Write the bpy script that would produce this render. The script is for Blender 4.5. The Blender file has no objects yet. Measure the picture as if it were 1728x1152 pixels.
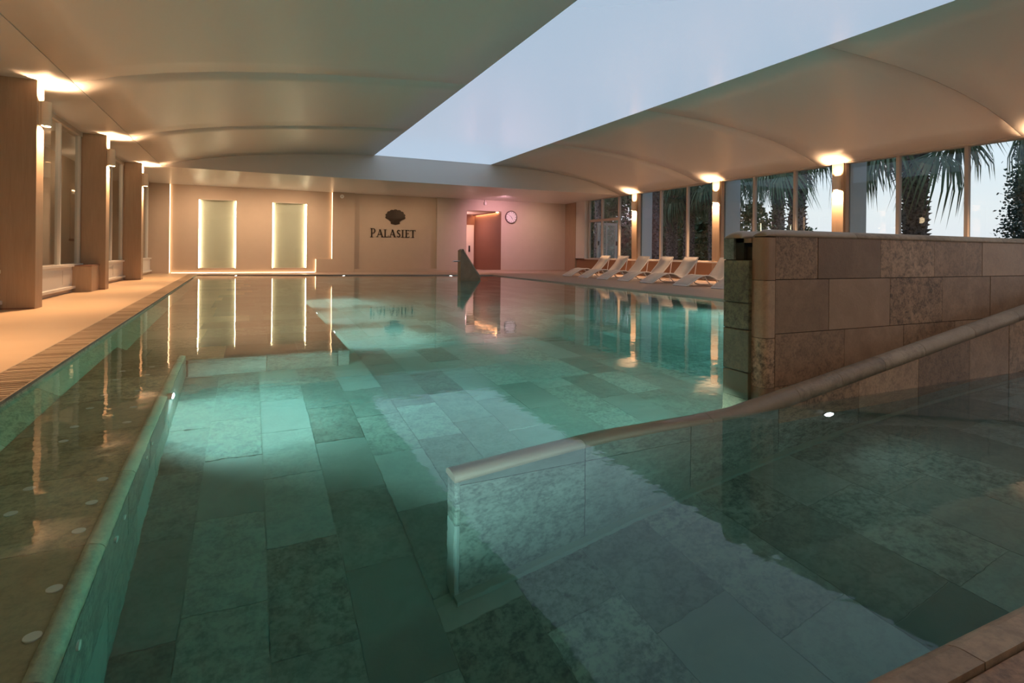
import bpy, bmesh, math, random
from mathutils import Vector, Matrix
R = random.Random(7)
S = bpy.context.scene
COL = S.collection
pi = math.pi

# ------------------------------------------------------------------ camera
TH = math.atan(441 / 948.0)
cd = bpy.data.cameras.new('camera')
cd.sensor_width = 36; cd.lens = 948 / 1728 * 36
cd.shift_x = 0.0; cd.shift_y = -(576 - 425.4) / 1728
cd.clip_end = 500
cam = bpy.data.objects.new('camera', cd); COL.objects.link(cam)
cam.location = (0, 0, .88)
cam.rotation_euler = (Matrix.Rotation(-TH, 3, 'Z') @ Matrix.Rotation(pi / 2, 3, 'X') @ Matrix.Rotation(.0100, 3, 'Z')).to_euler()
S.camera = cam

# ------------------------------------------------------------------ world, exposure
S.view_settings.view_transform = 'Standard'; S.view_settings.look = 'None'
S.view_settings.exposure = 0.40; S.view_settings.gamma = 1.0
S.view_settings.use_curve_mapping = False
S.cycles.use_denoising = True
try: S.cycles.denoiser = 'OPENIMAGEDENOISE'
except Exception: pass
S.cycles.use_adaptive_sampling = True; S.cycles.adaptive_threshold = .025
S.cycles.max_bounces = 10; S.cycles.diffuse_bounces = 3; S.cycles.glossy_bounces = 5
S.cycles.transmission_bounces = 8; S.cycles.transparent_max_bounces = 12; S.cycles.volume_bounces = 0
S.cycles.sample_clamp_indirect = 4.0; S.cycles.sample_clamp_direct = 0
S.cycles.blur_glossy = 0.6
S.cycles.caustics_reflective = True; S.cycles.caustics_refractive = True
W = bpy.data.worlds.new('dusk'); S.world = W; W.use_nodes = True
nt = W.node_tree; nt.nodes.clear()
tc = nt.nodes.new('ShaderNodeTexCoord'); sx = nt.nodes.new('ShaderNodeSeparateXYZ')
rp = nt.nodes.new('ShaderNodeValToRGB'); bg = nt.nodes.new('ShaderNodeBackground'); wo = nt.nodes.new('ShaderNodeOutputWorld')
nt.links.new(tc.outputs['Generated'], sx.inputs[0]); nt.links.new(sx.outputs['Z'], rp.inputs[0])
nt.links.new(rp.outputs[0], bg.inputs[0]); nt.links.new(bg.outputs[0], wo.inputs[0])
e = rp.color_ramp.elements
e[0].position = 0.0; e[0].color = (.60, .60, .66, 1)
e[1].position = 1.0; e[1].color = (.16, .28, .50, 1)
q = rp.color_ramp.elements.new(.06); q.color = (.62, .64, .67, 1)
q = rp.color_ramp.elements.new(.22); q.color = (.50, .60, .71, 1)
q = rp.color_ramp.elements.new(.55); q.color = (.28, .43, .64, 1)
bg.inputs[1].default_value = 1.2

SCONCE_W = 430.0      # watts of each wall sconce beam
TROUGH = 0.50        # strength of the daylight panel
POOL_W = 120.0        # watts of an underwater lamp
WARM = (1.0, .60, .32)

# ------------------------------------------------------------------ helpers
def tag(o, label=None, cat=None, group=None, kind=None):
    if label: o['label'] = label
    if cat: o['category'] = cat
    if group: o['group'] = group
    if kind: o['kind'] = kind
    return o

def empty(name, loc=(0, 0, 0), rz=0, label=None, cat=None, group=None, kind=None):
    o = bpy.data.objects.new(name, None); COL.objects.link(o)
    o.location = loc; o.rotation_euler = (0, 0, rz); o.empty_display_size = .1
    return tag(o, label, cat, group, kind)

class MB:
    def __init__(s): s.v = []; s.f = []; s.sm = []
    def add(s, vs, fs, smooth=False):
        b = len(s.v); s.v += [tuple(v) for v in vs]
        for f in fs: s.f.append(tuple(b + i for i in f)); s.sm.append(smooth)
        return s
    def box(s, x0, x1, y0, y1, z0, z1):
        return s.hexa([(x0, y0), (x1, y0), (x1, y1), (x0, y1)], z0, [z1] * 4)
    def hexa(s, xy, z0, zt):
        if not isinstance(z0, (list, tuple)): z0 = [z0] * 4
        vs = [(x, y, z) for (x, y), z in zip(xy, z0)] + [(x, y, z) for (x, y), z in zip(xy, zt)]
        return s.add(vs, [(3, 2, 1, 0), (4, 5, 6, 7), (0, 1, 5, 4), (1, 2, 6, 5), (2, 3, 7, 6), (3, 0, 4, 7)])
    def prism(s, pts, axis, a0, a1, smooth=False, caps=True):
        # pts: closed 2D outline in the two other axes (order x,y,z without axis)
        def mk(p, a):
            if axis == 0: return (a, p[0], p[1])
            if axis == 1: return (p[0], a, p[1])
            return (p[0], p[1], a)
        n = len(pts); vs = [mk(p, a0) for p in pts] + [mk(p, a1) for p in pts]
        s.add(vs, [(i, (i + 1) % n, n + (i + 1) % n, n + i) for i in range(n)], smooth)
        if caps: s.add([mk(p, a0) for p in pts], [tuple(range(n))[::-1]]); s.add([mk(p, a1) for p in pts], [tuple(range(n))])
        return s
    def tube(s, pts, r, n=8, smooth=True, taper=None):
        pts = [Vector(p) for p in pts]; rings = []
        for i, p in enumerate(pts):
            t = (pts[min(i + 1, len(pts) - 1)] - pts[max(i - 1, 0)]).normalized()
            up = Vector((0, 0, 1)) if abs(t.z) < .9 else Vector((1, 0, 0))
            a = t.cross(up).normalized(); b = t.cross(a).normalized()
            rr = r if taper is None else taper[i]
            rings.append([p + (a * math.cos(2 * pi * k / n) + b * math.sin(2 * pi * k / n)) * rr for k in range(n)])
        vs = [v for rg in rings for v in rg]
        fs = [(i * n + k, i * n + (k + 1) % n, (i + 1) * n + (k + 1) % n, (i + 1) * n + k) for i in range(len(pts) - 1) for k in range(n)]
        s.add(vs, fs, smooth)
        s.add(rings[0], [tuple(range(n))]); s.add(rings[-1], [tuple(range(n))[::-1]])
        return s
    def cyl(s, c, r, h, axis=2, n=24, r2=None):
        r2 = r if r2 is None else r2
        def mk(a, b, t):
            if axis == 2: return (c[0] + a, c[1] + b, c[2] + t)
            if axis == 1: return (c[0] + a, c[1] + t, c[2] + b)
            return (c[0] + t, c[1] + a, c[2] + b)
        lo = [mk(r * math.cos(2 * pi * k / n), r * math.sin(2 * pi * k / n), 0) for k in range(n)]
        hi = [mk(r2 * math.cos(2 * pi * k / n), r2 * math.sin(2 * pi * k / n), h) for k in range(n)]
        s.add(lo + hi, [(k, (k + 1) % n, n + (k + 1) % n, n + k) for k in range(n)], True)
        s.add(lo, [tuple(range(n))[::-1]]); s.add(hi, [tuple(range(n))])
        return s
    def mesh(s, name):
        me = bpy.data.meshes.new(name); me.from_pydata(s.v, [], s.f); me.update()
        me.polygons.foreach_set('use_smooth', s.sm)
        bm = bmesh.new(); bm.from_mesh(me)
        bmesh.ops.recalc_face_normals(bm, faces=bm.faces[:]); bm.to_mesh(me); bm.free()
        return me
    def build(s, name, mat, parent=None, bevel=0, **kw):
        me = s.mesh(name); me.materials.append(mat)
        return obj(name, me, parent, bevel=bevel, **kw)

def obj(name, me, parent=None, loc=None, rz=None, bevel=0, **kw):
    o = bpy.data.objects.new(name, me); COL.objects.link(o)
    if parent is not None: o.parent = parent
    if loc is not None: o.location = loc
    if rz is not None: o.rotation_euler = (0, 0, rz)
    if bevel:
        m = o.modifiers.new('bevel', 'BEVEL'); m.width = bevel; m.segments = 2; m.limit_method = 'ANGLE'
    return tag(o, **kw)

def box(name, mat, a, parent=None, bevel=0, **kw):
    return MB().box(*a).build(name, mat, parent, bevel, **kw)

def kids(o): return [c for c in list(bpy.data.objects) if c.parent == o]
def copy_tree(o, parent=None):
    c = o.copy(); COL.objects.link(c); c.parent = parent
    for k in kids(o): copy_tree(k, c)
    return c

# ------------------------------------------------------------------ materials
class Mt:
    def __init__(s, name):
        s.m = bpy.data.materials.new(name); s.m.use_nodes = True; s.t = s.m.node_tree; s.t.nodes.clear()
        s.out = s.n('OutputMaterial')
    def n(s, kind, **kw):
        nd = s.t.nodes.new('ShaderNode' + kind)
        for k, v in kw.items(): setattr(nd, k, v)
        return nd
    def l(s, a, b): s.t.links.new(a, b)
    def math(s, op, a, b=None):
        nd = s.n('Math', operation=op)
        for i, x in enumerate((a, b)):
            if x is None: continue
            if hasattr(x, 'is_linked'): s.l(x, nd.inputs[i])
            else: nd.inputs[i].default_value = x
        return nd.outputs[0]
    def noise(s, vec, scale, detail=4, rough=.55, out='Fac', dist=0):
        nd = s.n('TexNoise'); nd.inputs['Scale'].default_value = scale; nd.inputs['Detail'].default_value = detail
        nd.inputs['Roughness'].default_value = rough; nd.inputs['Distortion'].default_value = dist
        if vec is not None: s.l(vec, nd.inputs['Vector'])
        return nd.outputs[out]
    def mapping(s, vec, scale=(1, 1, 1), rot=(0, 0, 0)):
        nd = s.n('Mapping'); nd.inputs['Scale'].default_value = scale; nd.inputs['Rotation'].default_value = rot
        s.l(vec, nd.inputs['Vector']); return nd.outputs[0]
    def ramp(s, fac, stops):
        nd = s.n('ValToRGB'); s.l(fac, nd.inputs[0]); el = nd.color_ramp.elements
        el[0].position, el[0].color = stops[0][0], (*stops[0][1], 1)
        el[1].position, el[1].color = stops[-1][0], (*stops[-1][1], 1)
        for p, c in stops[1:-1]:
            x = el.new(p); x.color = (*c, 1)
        return nd.outputs[0]
    def mix(s, fac, a, b, blend='MIX'):
        nd = s.n('Mix', data_type='RGBA', blend_type=blend)
        for i, x in ((0, fac), (6, a), (7, b)):
            if hasattr(x, 'is_linked'): s.l(x, nd.inputs[i])
            else: nd.inputs[i].default_value = x if i == 0 else (*x, 1)
        return nd.outputs[2]
    def bsdf(s, color, rough=.5, spec=.5, metal=0, bump=None, bstr=.2, bdist=.01, emis=None, estr=0, coat=0, alpha=None):
        p = s.n('BsdfPrincipled')
        def put(k, x, col=False):
            if hasattr(x, 'is_linked'): s.l(x, p.inputs[k])
            else: p.inputs[k].default_value = (*x, 1) if col else x
        put('Base Color', color, True); put('Roughness', rough); put('Specular IOR Level', spec); put('Metallic', metal)
        put('Coat Weight', coat)
        if emis is not None: put('Emission Color', emis, True); put('Emission Strength', estr)
        if bump is not None:
            b = s.n('Bump'); b.inputs['Strength'].default_value = bstr; b.inputs['Distance'].default_value = bdist
            s.l(bump, b.inputs['Height']); s.l(b.outputs[0], p.inputs['Normal'])
        s.l(p.outputs[0], s.out.inputs['Surface']); return p
    def obj(s): return s.n('TexCoord').outputs['Object']
    def pos(s): return s.n('NewGeometry').outputs['Position']

def plain(name, c, rough=.5, spec=.4, metal=0, grain=0, gscale=30):
    m = Mt(name)
    if grain:
        f = m.noise(m.pos(), gscale, 5)
        col = m.mix(m.math('MULTIPLY', f, grain), c, tuple(x * .6 for x in c))
        m.bsdf(col, rough, spec, metal, bump=f, bstr=.08)
    else: m.bsdf(c, rough, spec, metal)
    return m.m

def stone(name, dark, mid, light, rough=.45, wet=.5, scale=1.0, contrast=1.0):
    """slate-like quartzite: every slab has its own tone and its own amount of mottling"""
    m = Mt(name)
    g = m.n('NewGeometry'); oi = m.n('ObjectInfo')
    rnd = m.math('FRACT', m.math('ADD', m.math('MULTIPLY', g.outputs['Random Per Island'], 7.31), m.math('MULTIPLY', oi.outputs['Random'], 5.17)))
    off = m.n('CombineXYZ'); m.l(m.math('MULTIPLY', rnd, 37.0), off.inputs[0]); m.l(m.math('MULTIPLY', rnd, 91.0), off.inputs[1])
    va = m.n('VectorMath', operation='ADD'); m.l(g.outputs['Position'], va.inputs[0]); m.l(off.outputs[0], va.inputs[1])
    P = va.outputs[0]
    fine = m.noise(P, 46 * scale, 6, .7)
    med = m.noise(P, 14 * scale, 5, .65, dist=.6)
    big = m.noise(P, 2.6 * scale, 4, .55, dist=.8)
    amt = m.math('MULTIPLY', m.math('FRACT', m.math('MULTIPLY', rnd, 13.7)), .75 * contrast)
    t = m.math('ADD', m.math('MULTIPLY', big, .5), m.math('MULTIPLY', rnd, .5))
    base = m.ramp(t, [(.22, dark), (.48, mid), (.78, light)])
    mo = m.ramp(m.math('ADD', m.math('MULTIPLY', fine, .5), m.math('MULTIPLY', med, .5)), [(.40, (.30, .30, .30)), (.56, (1.25, 1.22, 1.15))])
    col = m.mix(amt, base, m.mix(1.0, base, mo, 'MULTIPLY'))
    ru = m.math('ADD', m.math('MULTIPLY', fine, .3), rough - .15)
    m.bsdf(col, ru, wet, bump=m.math('ADD', fine, med), bstr=.28, bdist=.004)
    return m.m

M = {}
M['stone'] = stone('green_brown_quartzite', (.25, .155, .10), (.385, .25, .165), (.52, .355, .245), scale=1.35, contrast=1.3)
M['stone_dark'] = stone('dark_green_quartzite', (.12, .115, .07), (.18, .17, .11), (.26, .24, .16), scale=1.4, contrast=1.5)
M['pool_stone'] = stone('pool_quartzite', (.115, .145, .125), (.18, .22, .195), (.27, .32, .29), rough=.6, contrast=1.25)
M['bench_stone'] = stone('bench_quartzite', (.40, .34, .21), (.55, .48, .32), (.70, .62, .44), rough=.6)
M['joint'] = plain('joint_grout', (.035, .036, .03), .9, .1)
M['joint_light'] = plain('joint_pale', (.22, .27, .23), .9, .1)
M['coping'] = stone('coping_quartzite', (.28, .21, .15), (.38, .29, .21), (.47, .38, .29), rough=.5, contrast=.6)
M['nosing'] = stone('lit_nosing_quartzite', (.50, .46, .33), (.60, .55, .41), (.72, .67, .52), rough=.5, contrast=.5)  # paler colour stands in for light falling on the nosing from above
def deck_mat(name, c):
    m = Mt(name); P = m.pos()
    a = m.noise(P, 1.3, 4, .6); b = m.noise(P, 60, 4, .6)
    col = m.mix(m.math('MULTIPLY', a, .7), c, tuple(x * .72 for x in c))
    m.bsdf(col, .42, .35, bump=b, bstr=.05); return m.m
M['deck'] = deck_mat('warm_limestone_deck', (.62, .445, .29))
M['deck_r'] = deck_mat('rose_stone_deck', (.46, .345, .285))
def slat_mat():
    m = Mt('grating_stone'); oi = m.n('ObjectInfo'); g = m.n('NewGeometry')
    r_ = m.math('FRACT', m.math('ADD', oi.outputs['Random'], g.outputs['Random Per Island']))
    m.bsdf(m.mix(r_, (.22, .15, .095), (.46, .34, .23)), .55, .3); return m.m
M['wood_slat'] = slat_mat()
def ceil_mat():
    m = Mt('satin_stretch_ceiling'); m.bsdf((.76, .72, .69), .36, .5); return m.m
M['ceil'] = ceil_mat()
M['dark'] = plain('shadow_gap', (.02, .02, .02), .9, .1)
def plaster(name, c, gs=3):
    m = Mt(name); P = m.pos()
    a = m.noise(P, gs, 5, .6); col = m.mix(m.math('MULTIPLY', a, .45), c, tuple(x * .78 for x in c))
    m.bsdf(col, .7, .2, bump=m.noise(P, 40, 4), bstr=.05); return m.m
M['wall'] = plaster('beige_microcement', (.56, .43, .33))
M['wall_pale'] = plaster('pale_wall', (.60, .50, .42))
M['brown_wall'] = plaster('brown_wood_panel_wall', (.26, .14, .10))
M['terra'] = plaster('terracotta_plinth', (.36, .20, .12))
def wood(name, c, d):
    m = Mt(name); P = m.mapping(m.pos(), (9, 9, .7))
    f = m.noise(P, 2.2, 6, .6, dist=.4); P2 = m.mapping(m.pos(), (90, 90, 2))
    g = m.noise(P2, 1.5, 4, .6)
    col = m.mix(m.math('MULTIPLY', m.math('ADD', f, g), .55), c, d)
    m.bsdf(col, .5, .3, bump=g, bstr=.06); return m.m
M['wood'] = wood('pale_oak_cladding', (.55, .40, .285), (.32, .215, .145))
M['white'] = plain('white_lacquer', (.72, .68, .64), .4, .4)
M['frame'] = plain('cream_window_frame', (.60, .50, .42), .45, .4)
M['sconce'] = plain('sconce_shell', (.80, .68, .54), .5, .3)
M['column'] = plain('grey_white_concrete', (.62, .66, .68), .8, .2)
M['lounger'] = plain('white_lounger_frame', (.86, .80, .75), .45, .4)
M['metal'] = plain('brushed_steel', (.55, .55, .55), .3, .5, 1)
M['black'] = plain('black_plastic', (.02, .02, .02), .4, .4)
M['bronze'] = plain('dark_bronze', (.045, .028, .016), .45, .4, .3)
M['nozzle'] = plain('cream_nozzle', (.92, .90, .84), .4, .4)
M['clockface'] = plain('clock_face', (.75, .73, .76), .5, .3)
M['clockrim'] = plain('clock_rim', (.10, .06, .06), .4, .4)

def sling():
    m = Mt('perforated_white_sling'); P = m.n('TexCoord').outputs['Object']
    sx = m.n('SeparateXYZ'); m.l(P, sx.inputs[0])
    a = m.math('SINE', m.math('MULTIPLY', sx.outputs[0], 260)); b = m.math('SINE', m.math('MULTIPLY', sx.outputs[1], 260))
    h = m.math('GREATER_THAN', m.math('MULTIPLY', a, b), .35)
    col = m.mix(h, (.86, .78, .71), (.42, .34, .28))
    m.bsdf(col, .5, .3); return m.m
M['sling'] = sling()
def emis(name, c, s, rough=None):
    m = Mt(name)
    if rough is None:
        n = m.n('Emission'); n.inputs[0].default_value = (*c, 1); n.inputs[1].default_value = s; m.l(n.outputs[0], m.out.inputs[0])
    else: m.bsdf((.05, .05, .05), rough, .5, emis=c, estr=s)
    return m.m
M['trough'] = emis('backlit_sky_membrane', (.62, .79, 1.0), TROUGH, .22)
M['led'] = emis('led_strip', (1.0, .80, .50), 42.0)
M['led_soft'] = emis('led_strip_soft', (1.0, .62, .32), 6.0)
M['led_cove'] = emis('led_cove', (1.0, .50, .22), 22.0)
M['lens'] = emis('sconce_lens', WARM, 10.0)
M['pool_lens'] = emis('pool_lamp_lens', (.86, .97, 1.0), 14.0)
def glass():
    m = Mt('window_pane')
    tr = m.n('BsdfTransparent'); tr.inputs[0].default_value = (.93, .96, .95, 1)
    gl = m.n('BsdfGlossy'); gl.inputs['Roughness'].default_value = .01
    fr = m.n('Fresnel'); bf = m.n('NewGeometry').outputs['Backfacing']; m.l(m.math('SUBTRACT', 1.5, m.math('MULTIPLY', bf, 1.5 - 1 / 1.5)), fr.inputs[0])
    mx = m.n('MixShader'); m.l(fr.outputs[0], mx.inputs[0]); m.l(tr.outputs[0], mx.inputs[1]); m.l(gl.outputs[0], mx.inputs[2])
    m.l(mx.outputs[0], m.out.inputs[0]); return m.m
M['glass'] = glass()
def frosted():
    m = Mt('pale_glass_lining'); m.bsdf((.50, .46, .37), .25, .5); return m.m
M['frosted'] = frosted()
def water():
    m = Mt('pool_water')
    g = m.n('BsdfGlass'); g.inputs['IOR'].default_value = 1.333; g.inputs['Roughness'].default_value = .03
    g.inputs['Color'].default_value = (1, 1, 1, 1)
    P = m.pos()
    a = m.noise(m.mapping(P, (1, 1, 1)), 5.0, 3, .5); b = m.noise(m.mapping(P, (.6, 1.6, 1), (0, 0, -TH)), 9, 3, .5)
    h = m.math('ADD', a, m.math('MULTIPLY', b, .22))
    bp = m.n('Bump'); bp.inputs['Strength'].default_value = .022; bp.inputs['Distance'].default_value = .05
    m.l(h, bp.inputs['Height']); m.l(bp.outputs[0], g.inputs['Normal'])
    m.l(g.outputs[0], m.out.inputs['Surface'])
    v = m.n('VolumeAbsorption'); v.inputs['Color'].default_value = (.18, .90, .80, 1); v.inputs['Density'].default_value = .30
    m.l(v.outputs[0], m.out.inputs['Volume'])
    return m.m
M['water'] = water()
def leafm(name, a, b):
    m = Mt(name); oi = m.n('ObjectInfo'); g = m.n('NewGeometry')
    r = m.math('FRACT', m.math('ADD', g.outputs['Random Per Island'], oi.outputs['Random']))
    m.bsdf(m.mix(r, a, b), .6, .3); return m.m
M['palm_leaf'] = leafm('palm_leaf', (.10, .15, .075), (.26, .31, .18))
M['dead_leaf'] = leafm('dry_palm_leaf', (.20, .15, .10), (.34, .27, .20))
M['leaf_dark'] = leafm('dark_leaf', (.05, .095, .045), (.16, .235, .12))
M['leaf_conifer'] = leafm('conifer_leaf', (.07, .12, .10), (.18, .25, .21))
def bark():
    m = Mt('palm_bark'); P = m.obj(); f = m.noise(P, 14, 5, .7)
    m.bsdf(m.ramp(f, [(.35, (.07, .05, .045)), (.65, (.34, .28, .26))]), .9, .1, bump=f, bstr=.6); return m.m
M['bark'] = bark()
M['lawn'] = plain('lawn', (.06, .085, .04), .9, .1, grain=.8, gscale=8)

def spot(name, loc, d, watts, col, size=1.2, blend=.6, r=.03, parent=None):
    l = bpy.data.lights.new(name, 'SPOT'); l.energy = watts; l.color = col; l.spot_size = size; l.spot_blend = blend; l.shadow_soft_size = r
    o = bpy.data.objects.new(name, l); COL.objects.link(o); o.location = loc
    o.rotation_euler = Vector(d).to_track_quat('-Z', 'Y').to_euler()
    if parent is not None: o.parent = parent
    return o
def point(name, loc, watts, col, r=.05, parent=None):
    l = bpy.data.lights.new(name, 'POINT'); l.energy = watts; l.color = col; l.shadow_soft_size = r
    o = bpy.data.objects.new(name, l); COL.objects.link(o); o.location = loc
    if parent is not None: o.parent = parent
    return o

# ================================================================== SETTING
YN, YF = -4.0, 22.6          # near and far ends of the hall
XL, XR = -3.1, 13.3
D = .03                      # deck level; water is 0
PY0, PY1 = .73, 20.9
def pex(Y): return -1.15 - .022 * Y      # left pool edge
def far_y(X): return 21.6 - (X + 1.6) * .235

# ---- floors (decks around the pool)
fl = MB().hexa([(XL - 3.5, YN), (pex(YN) - .27, YN), (pex(23) - .27, 23), (XL - 3.5, 23)], -.3, [D] * 4)
fl.build('floor', M['deck'], label='warm beige stone deck along the left columns', cat='floor', kind='structure')
MB().box(8.2, XR + .45, YN, 18.9, -1.6, D).build('floor', M['deck_r'], label='rose beige stone deck under the white loungers', cat='floor', kind='structure', bevel=.004)
fb = MB()
fb.hexa([(pex(21.6) - .27, far_y(-1.6)), (8.2, far_y(8.2)), (8.2, 26.0), (pex(21.6) - .27, 26.0)], -1.6, [D] * 4)
fb.box(8.2, XR + .45, 18.9, 26.0, -1.6, D)
fb.build('floor', M['deck_r'], label='stone deck strip along the far wall', cat='floor', kind='structure')

# ---- pool shell
shell = empty('pool_floor', (0, 0, 0), label='green slate tiled floor of the main pool under water', cat='pool floor', kind='structure')
box('bedding', M['joint_light'], (-.3, 8.3, 2.3, 22, -1.35, -1.203), shell)
MB().box(-.6, 2, PY0 - .1, 2.35, -1.35, -1.203).build('bedding', M['joint_light'], shell)
TW, TL = .32, .645
tile_me = MB().box(-TW / 2 + .002, TW / 2 - .002, -TL / 2 + .002, TL / 2 - .002, -.02, 0).mesh('tile'); tile_me.materials.append(M['pool_stone'])
st_, ct_ = math.sin(TH), math.cos(TH)
cands, rest = [], MB()
k = -2
while .08 + TW * k < 8.25:
    x = .08 + TW * (k + .5); off = R.random() * TL; y = PY0 - off
    while y < 21.8:
        yc = y + TL / 2
        dep = x * st_ + yc * ct_; u = 864 + 948 * (x * ct_ - yc * st_) / max(dep, .1)
        hidden = (x > 2.9 and yc < 2.3) or (x > .8 and yc < 2.2) or x < -.5 or (x < .9 and yc > 5.6)
        if not hidden and yc - TL/2 < far_y(x):
            inview = -80 < u < 1800
            if x > 2.9 and inview:   # behind the stone wall?
                inview = u < 1290
            cands.append(((dep if inview else dep + 100), x, yc))
        y += TL
    k += 1
cands.sort()
for i, (d_, x, y) in enumerate(cands):
    dz = R.uniform(-.002, .002)
    if i < 290: obj('tile', tile_me, shell, loc=(x, y, -1.2 + dz))
    else: rest.box(x - TW / 2 + .003, x + TW / 2 - .003, y - TL / 2 + .003, y + TL / 2 - .003, -1.22, -1.2 + dz)
rest.build('tile_field', M['pool_stone'], shell, kind='stuff')

# pool side walls below the water
def slab_wall(name, corners, z0, z1, th, mat, label, n_len=TL, rows=(.33,), nrm=None, cat='pool wall', jmat='joint_light', kind='structure', top_coping=None):
    """vertical tiled face from p to q; tiles stand proud on the side of normal nrm"""
    (x0, y0), (x1, y1) = corners
    e_ = empty(name, (0, 0, 0), label=label, cat=cat, kind=kind)
    L = math.hypot(x1 - x0, y1 - y0); tx, ty = (x1 - x0) / L, (y1 - y0) / L; nx, ny = nrm
    def P(s, t): return (x0 + tx * s + nx * t, y0 + ty * s + ny * t)
    MB().hexa([P(0, -th), P(L, -th), P(L, -.012), P(0, -.012)], z0, [z1] * 4).build('bedding', M[jmat], e_)
    z = z1; r_ = 0
    while z > z0 + .02:
        zb = max(z0, z - rows[r_ % len(rows)]); s = -R.random() * n_len
        while s < L:
            a, b = max(0, s) + .003, min(L, s + n_len) - .003
            if b - a > .03:
                o_ = R.uniform(0, .003)
                MB().hexa([P(a, -.012), P(b, -.012), P(b, o_), P(a, o_)], zb + .003, [z - .003] * 4).build('tile', M[mat], e_)
            s += n_len
        z = zb; r_ += 1
    return e_

BZ = -.35      # bubble bench level
def bx_(Y): return -.40 - .020 * Y     # bench front edge
slab_wall('pool_wall', ((bx_(PY0), PY0), (bx_(5.75), 5.75)), -1.2, BZ - .05, .3, 'pool_stone', 'tiled front face of the left bubble bench', nrm=(1, 0), rows=(.42,))
# platform (wide step) on the left, farther away
PZ = -.58
plat = empty('pool_platform', (0, 0, 0), label='wide submerged stone platform beyond the bubble bench', cat='platform', kind='structure')
MB().box(-1.9, .88, 5.77, 21.9, -1.3, PZ - .003).build('bedding', M['joint_light'], plat)
y = 5.76
while y < 21.4:
    x = -1.75 - R.random() * .4
    while x < .9:
        a, b = x + .003, min(.9, x + TL) - .003
        if b - a > .05: MB().box(a, b, y + .003, y + TW * 2 - .003, PZ - .012, PZ + R.uniform(-.001, .002)).build('tile', M['bench_stone'] if x < -.6 else M['pool_stone'], plat)
        x += TL
    y += TW * 2
for x in [-.5 + TL * i for i in range(3)]:
    MB().box(x + .003, min(.9, x + TL) - .003, 5.745, 5.77, -1.2, PZ - .02).build('tile', M['pool_stone'], plat)
for i in range(24):
    y = 5.76 + i * TL
    MB().box(.875, .9, y + .003, y + TL - .003, -1.2, PZ - .02).build('tile', M['pool_stone'], plat)
# bench: seat slabs, sloping back, rounded nosing
bench = empty('bubble_bench', (0, 0, 0), label='shallow stone bench with cream air nozzles along the left pool edge', cat='bench', kind='structure')
MB().hexa([(-1.6, PY0), (bx_(PY0) - .06, PY0), (bx_(5.75) - .06, 5.75), (-1.75, 5.75)], -1.2, [BZ - .012] * 4).build('bedding', M['joint'], bench)
MB().hexa([(-1.75, 5.75), (-.5, 5.75), (-.5, 22), (-2.0, 22)], -1.2, [PZ - .03] * 4).build('bedding', M['joint'], bench)
y = PY0 - .3
while y < 5.7:
    a, b = max(PY0, y), min(5.75, y + TL)
    MB().hexa([(-1.2, a + .002), (bx_(a) - .06, a + .002), (bx_(b) - .06, b - .002), (-1.2, b - .002)], BZ - .012, [BZ] * 4).build('slab', M['bench_stone'], bench)
    # nosing: rounded coping piece
    pr = [(bx_(a) - .058 + .058 * math.sin(t), BZ - .05 + .058 * math.cos(t)) for t in [i * pi / 2 / 6 for i in range(7)]]
    mb = MB(); n = len(pr)
    dx = bx_(b) - bx_(a)
    lo = [(px_, a + .002, pz_) for px_, pz_ in pr] + [(bx_(a) - .058, a + .002, BZ - .05)]
    hi = [(px_ + dx, b - .002, pz_) for px_, pz_ in pr] + [(bx_(b) - .058, b - .002, BZ - .05)]
    m_ = len(lo)
    mb.add(lo + hi, [(i, (i + 1) % m_, m_ + (i + 1) % m_, m_ + i) for i in range(m_)], True)
    mb.add(lo, [tuple(range(m_))[::-1]]); mb.add(hi, [tuple(range(m_))])
    mb.build('nosing', M['nosing'], bench)
    y += TL
# sloping backrest slabs from the grating edge down to the seat
y = PY0 - .1
while y < 21.6:
    a, b = max(PY0, y), min(21.6, y + TL * 1.5)
    zb = BZ if a < 5.7 else PZ
    xb = .15 if a < 5.7 else .22
    vs = [(pex(a), a + .002, .012), (pex(b), b - .002, .012), (pex(b) + xb, b - .002, zb), (pex(a) + xb, a + .002, zb)]
    vs2 = [(x - .1, yy, z - .08) for x, yy, z in vs]
    MB().add(vs + vs2, [(0, 1, 2, 3), (7, 6, 5, 4), (0, 4, 5, 1), (1, 5, 6, 2), (2, 6, 7, 3), (3, 7, 4, 0)]).build('back_slab', M['bench_stone'], bench)
    y += TL * 1.5
noz = [(-.52, 1.90), (-.53, 2.12), (-.55, 2.48), (-.56, 2.71), (-.57, 2.94), (-.62, 3.76), (-.64, 4.08), (-.68, 4.50),
       (-.81, 2.71), (-.82, 2.94), (-.85, 3.53), (-.86, 3.77), (-.87, 4.14), (-.86, 4.45), (-.88, 4.9), (-.89, 5.2), (-.70, 5.0), (-.71, 5.3)]
nm = MB().cyl((0, 0, 0), .021, .006, 2, 20).mesh('bubble_nozzle'); nm.materials.append(M['nozzle'])
ORD = ['nearest', 'second', 'third', 'fourth', 'fifth', 'sixth', 'seventh', 'eighth', 'ninth', 'tenth', 'eleventh']
front = sorted(q for q in noz if q[0] > -.75 ); rear = sorted(q for q in noz if q[0] <= -.75)
for row, nmr in ((sorted(front, key=lambda q: q[1]), 'pool-side row'), (sorted(rear, key=lambda q: q[1]), 'deck-side row')):
    for i, (x, y) in enumerate(row):
        obj('bubble_nozzle', nm, None, loc=(x, y, BZ), label='cream bench nozzle, %s to the camera in the %s' % (ORD[i] if i == 0 else ORD[i] + ' nearest', nmr), cat='nozzle', group='air nozzles of the bubble bench')
nm2 = MB().cyl((0, 0, 0), .018, .008, 0, 16).mesh('jet_nozzle'); nm2.materials.append(M['nozzle'])
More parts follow.
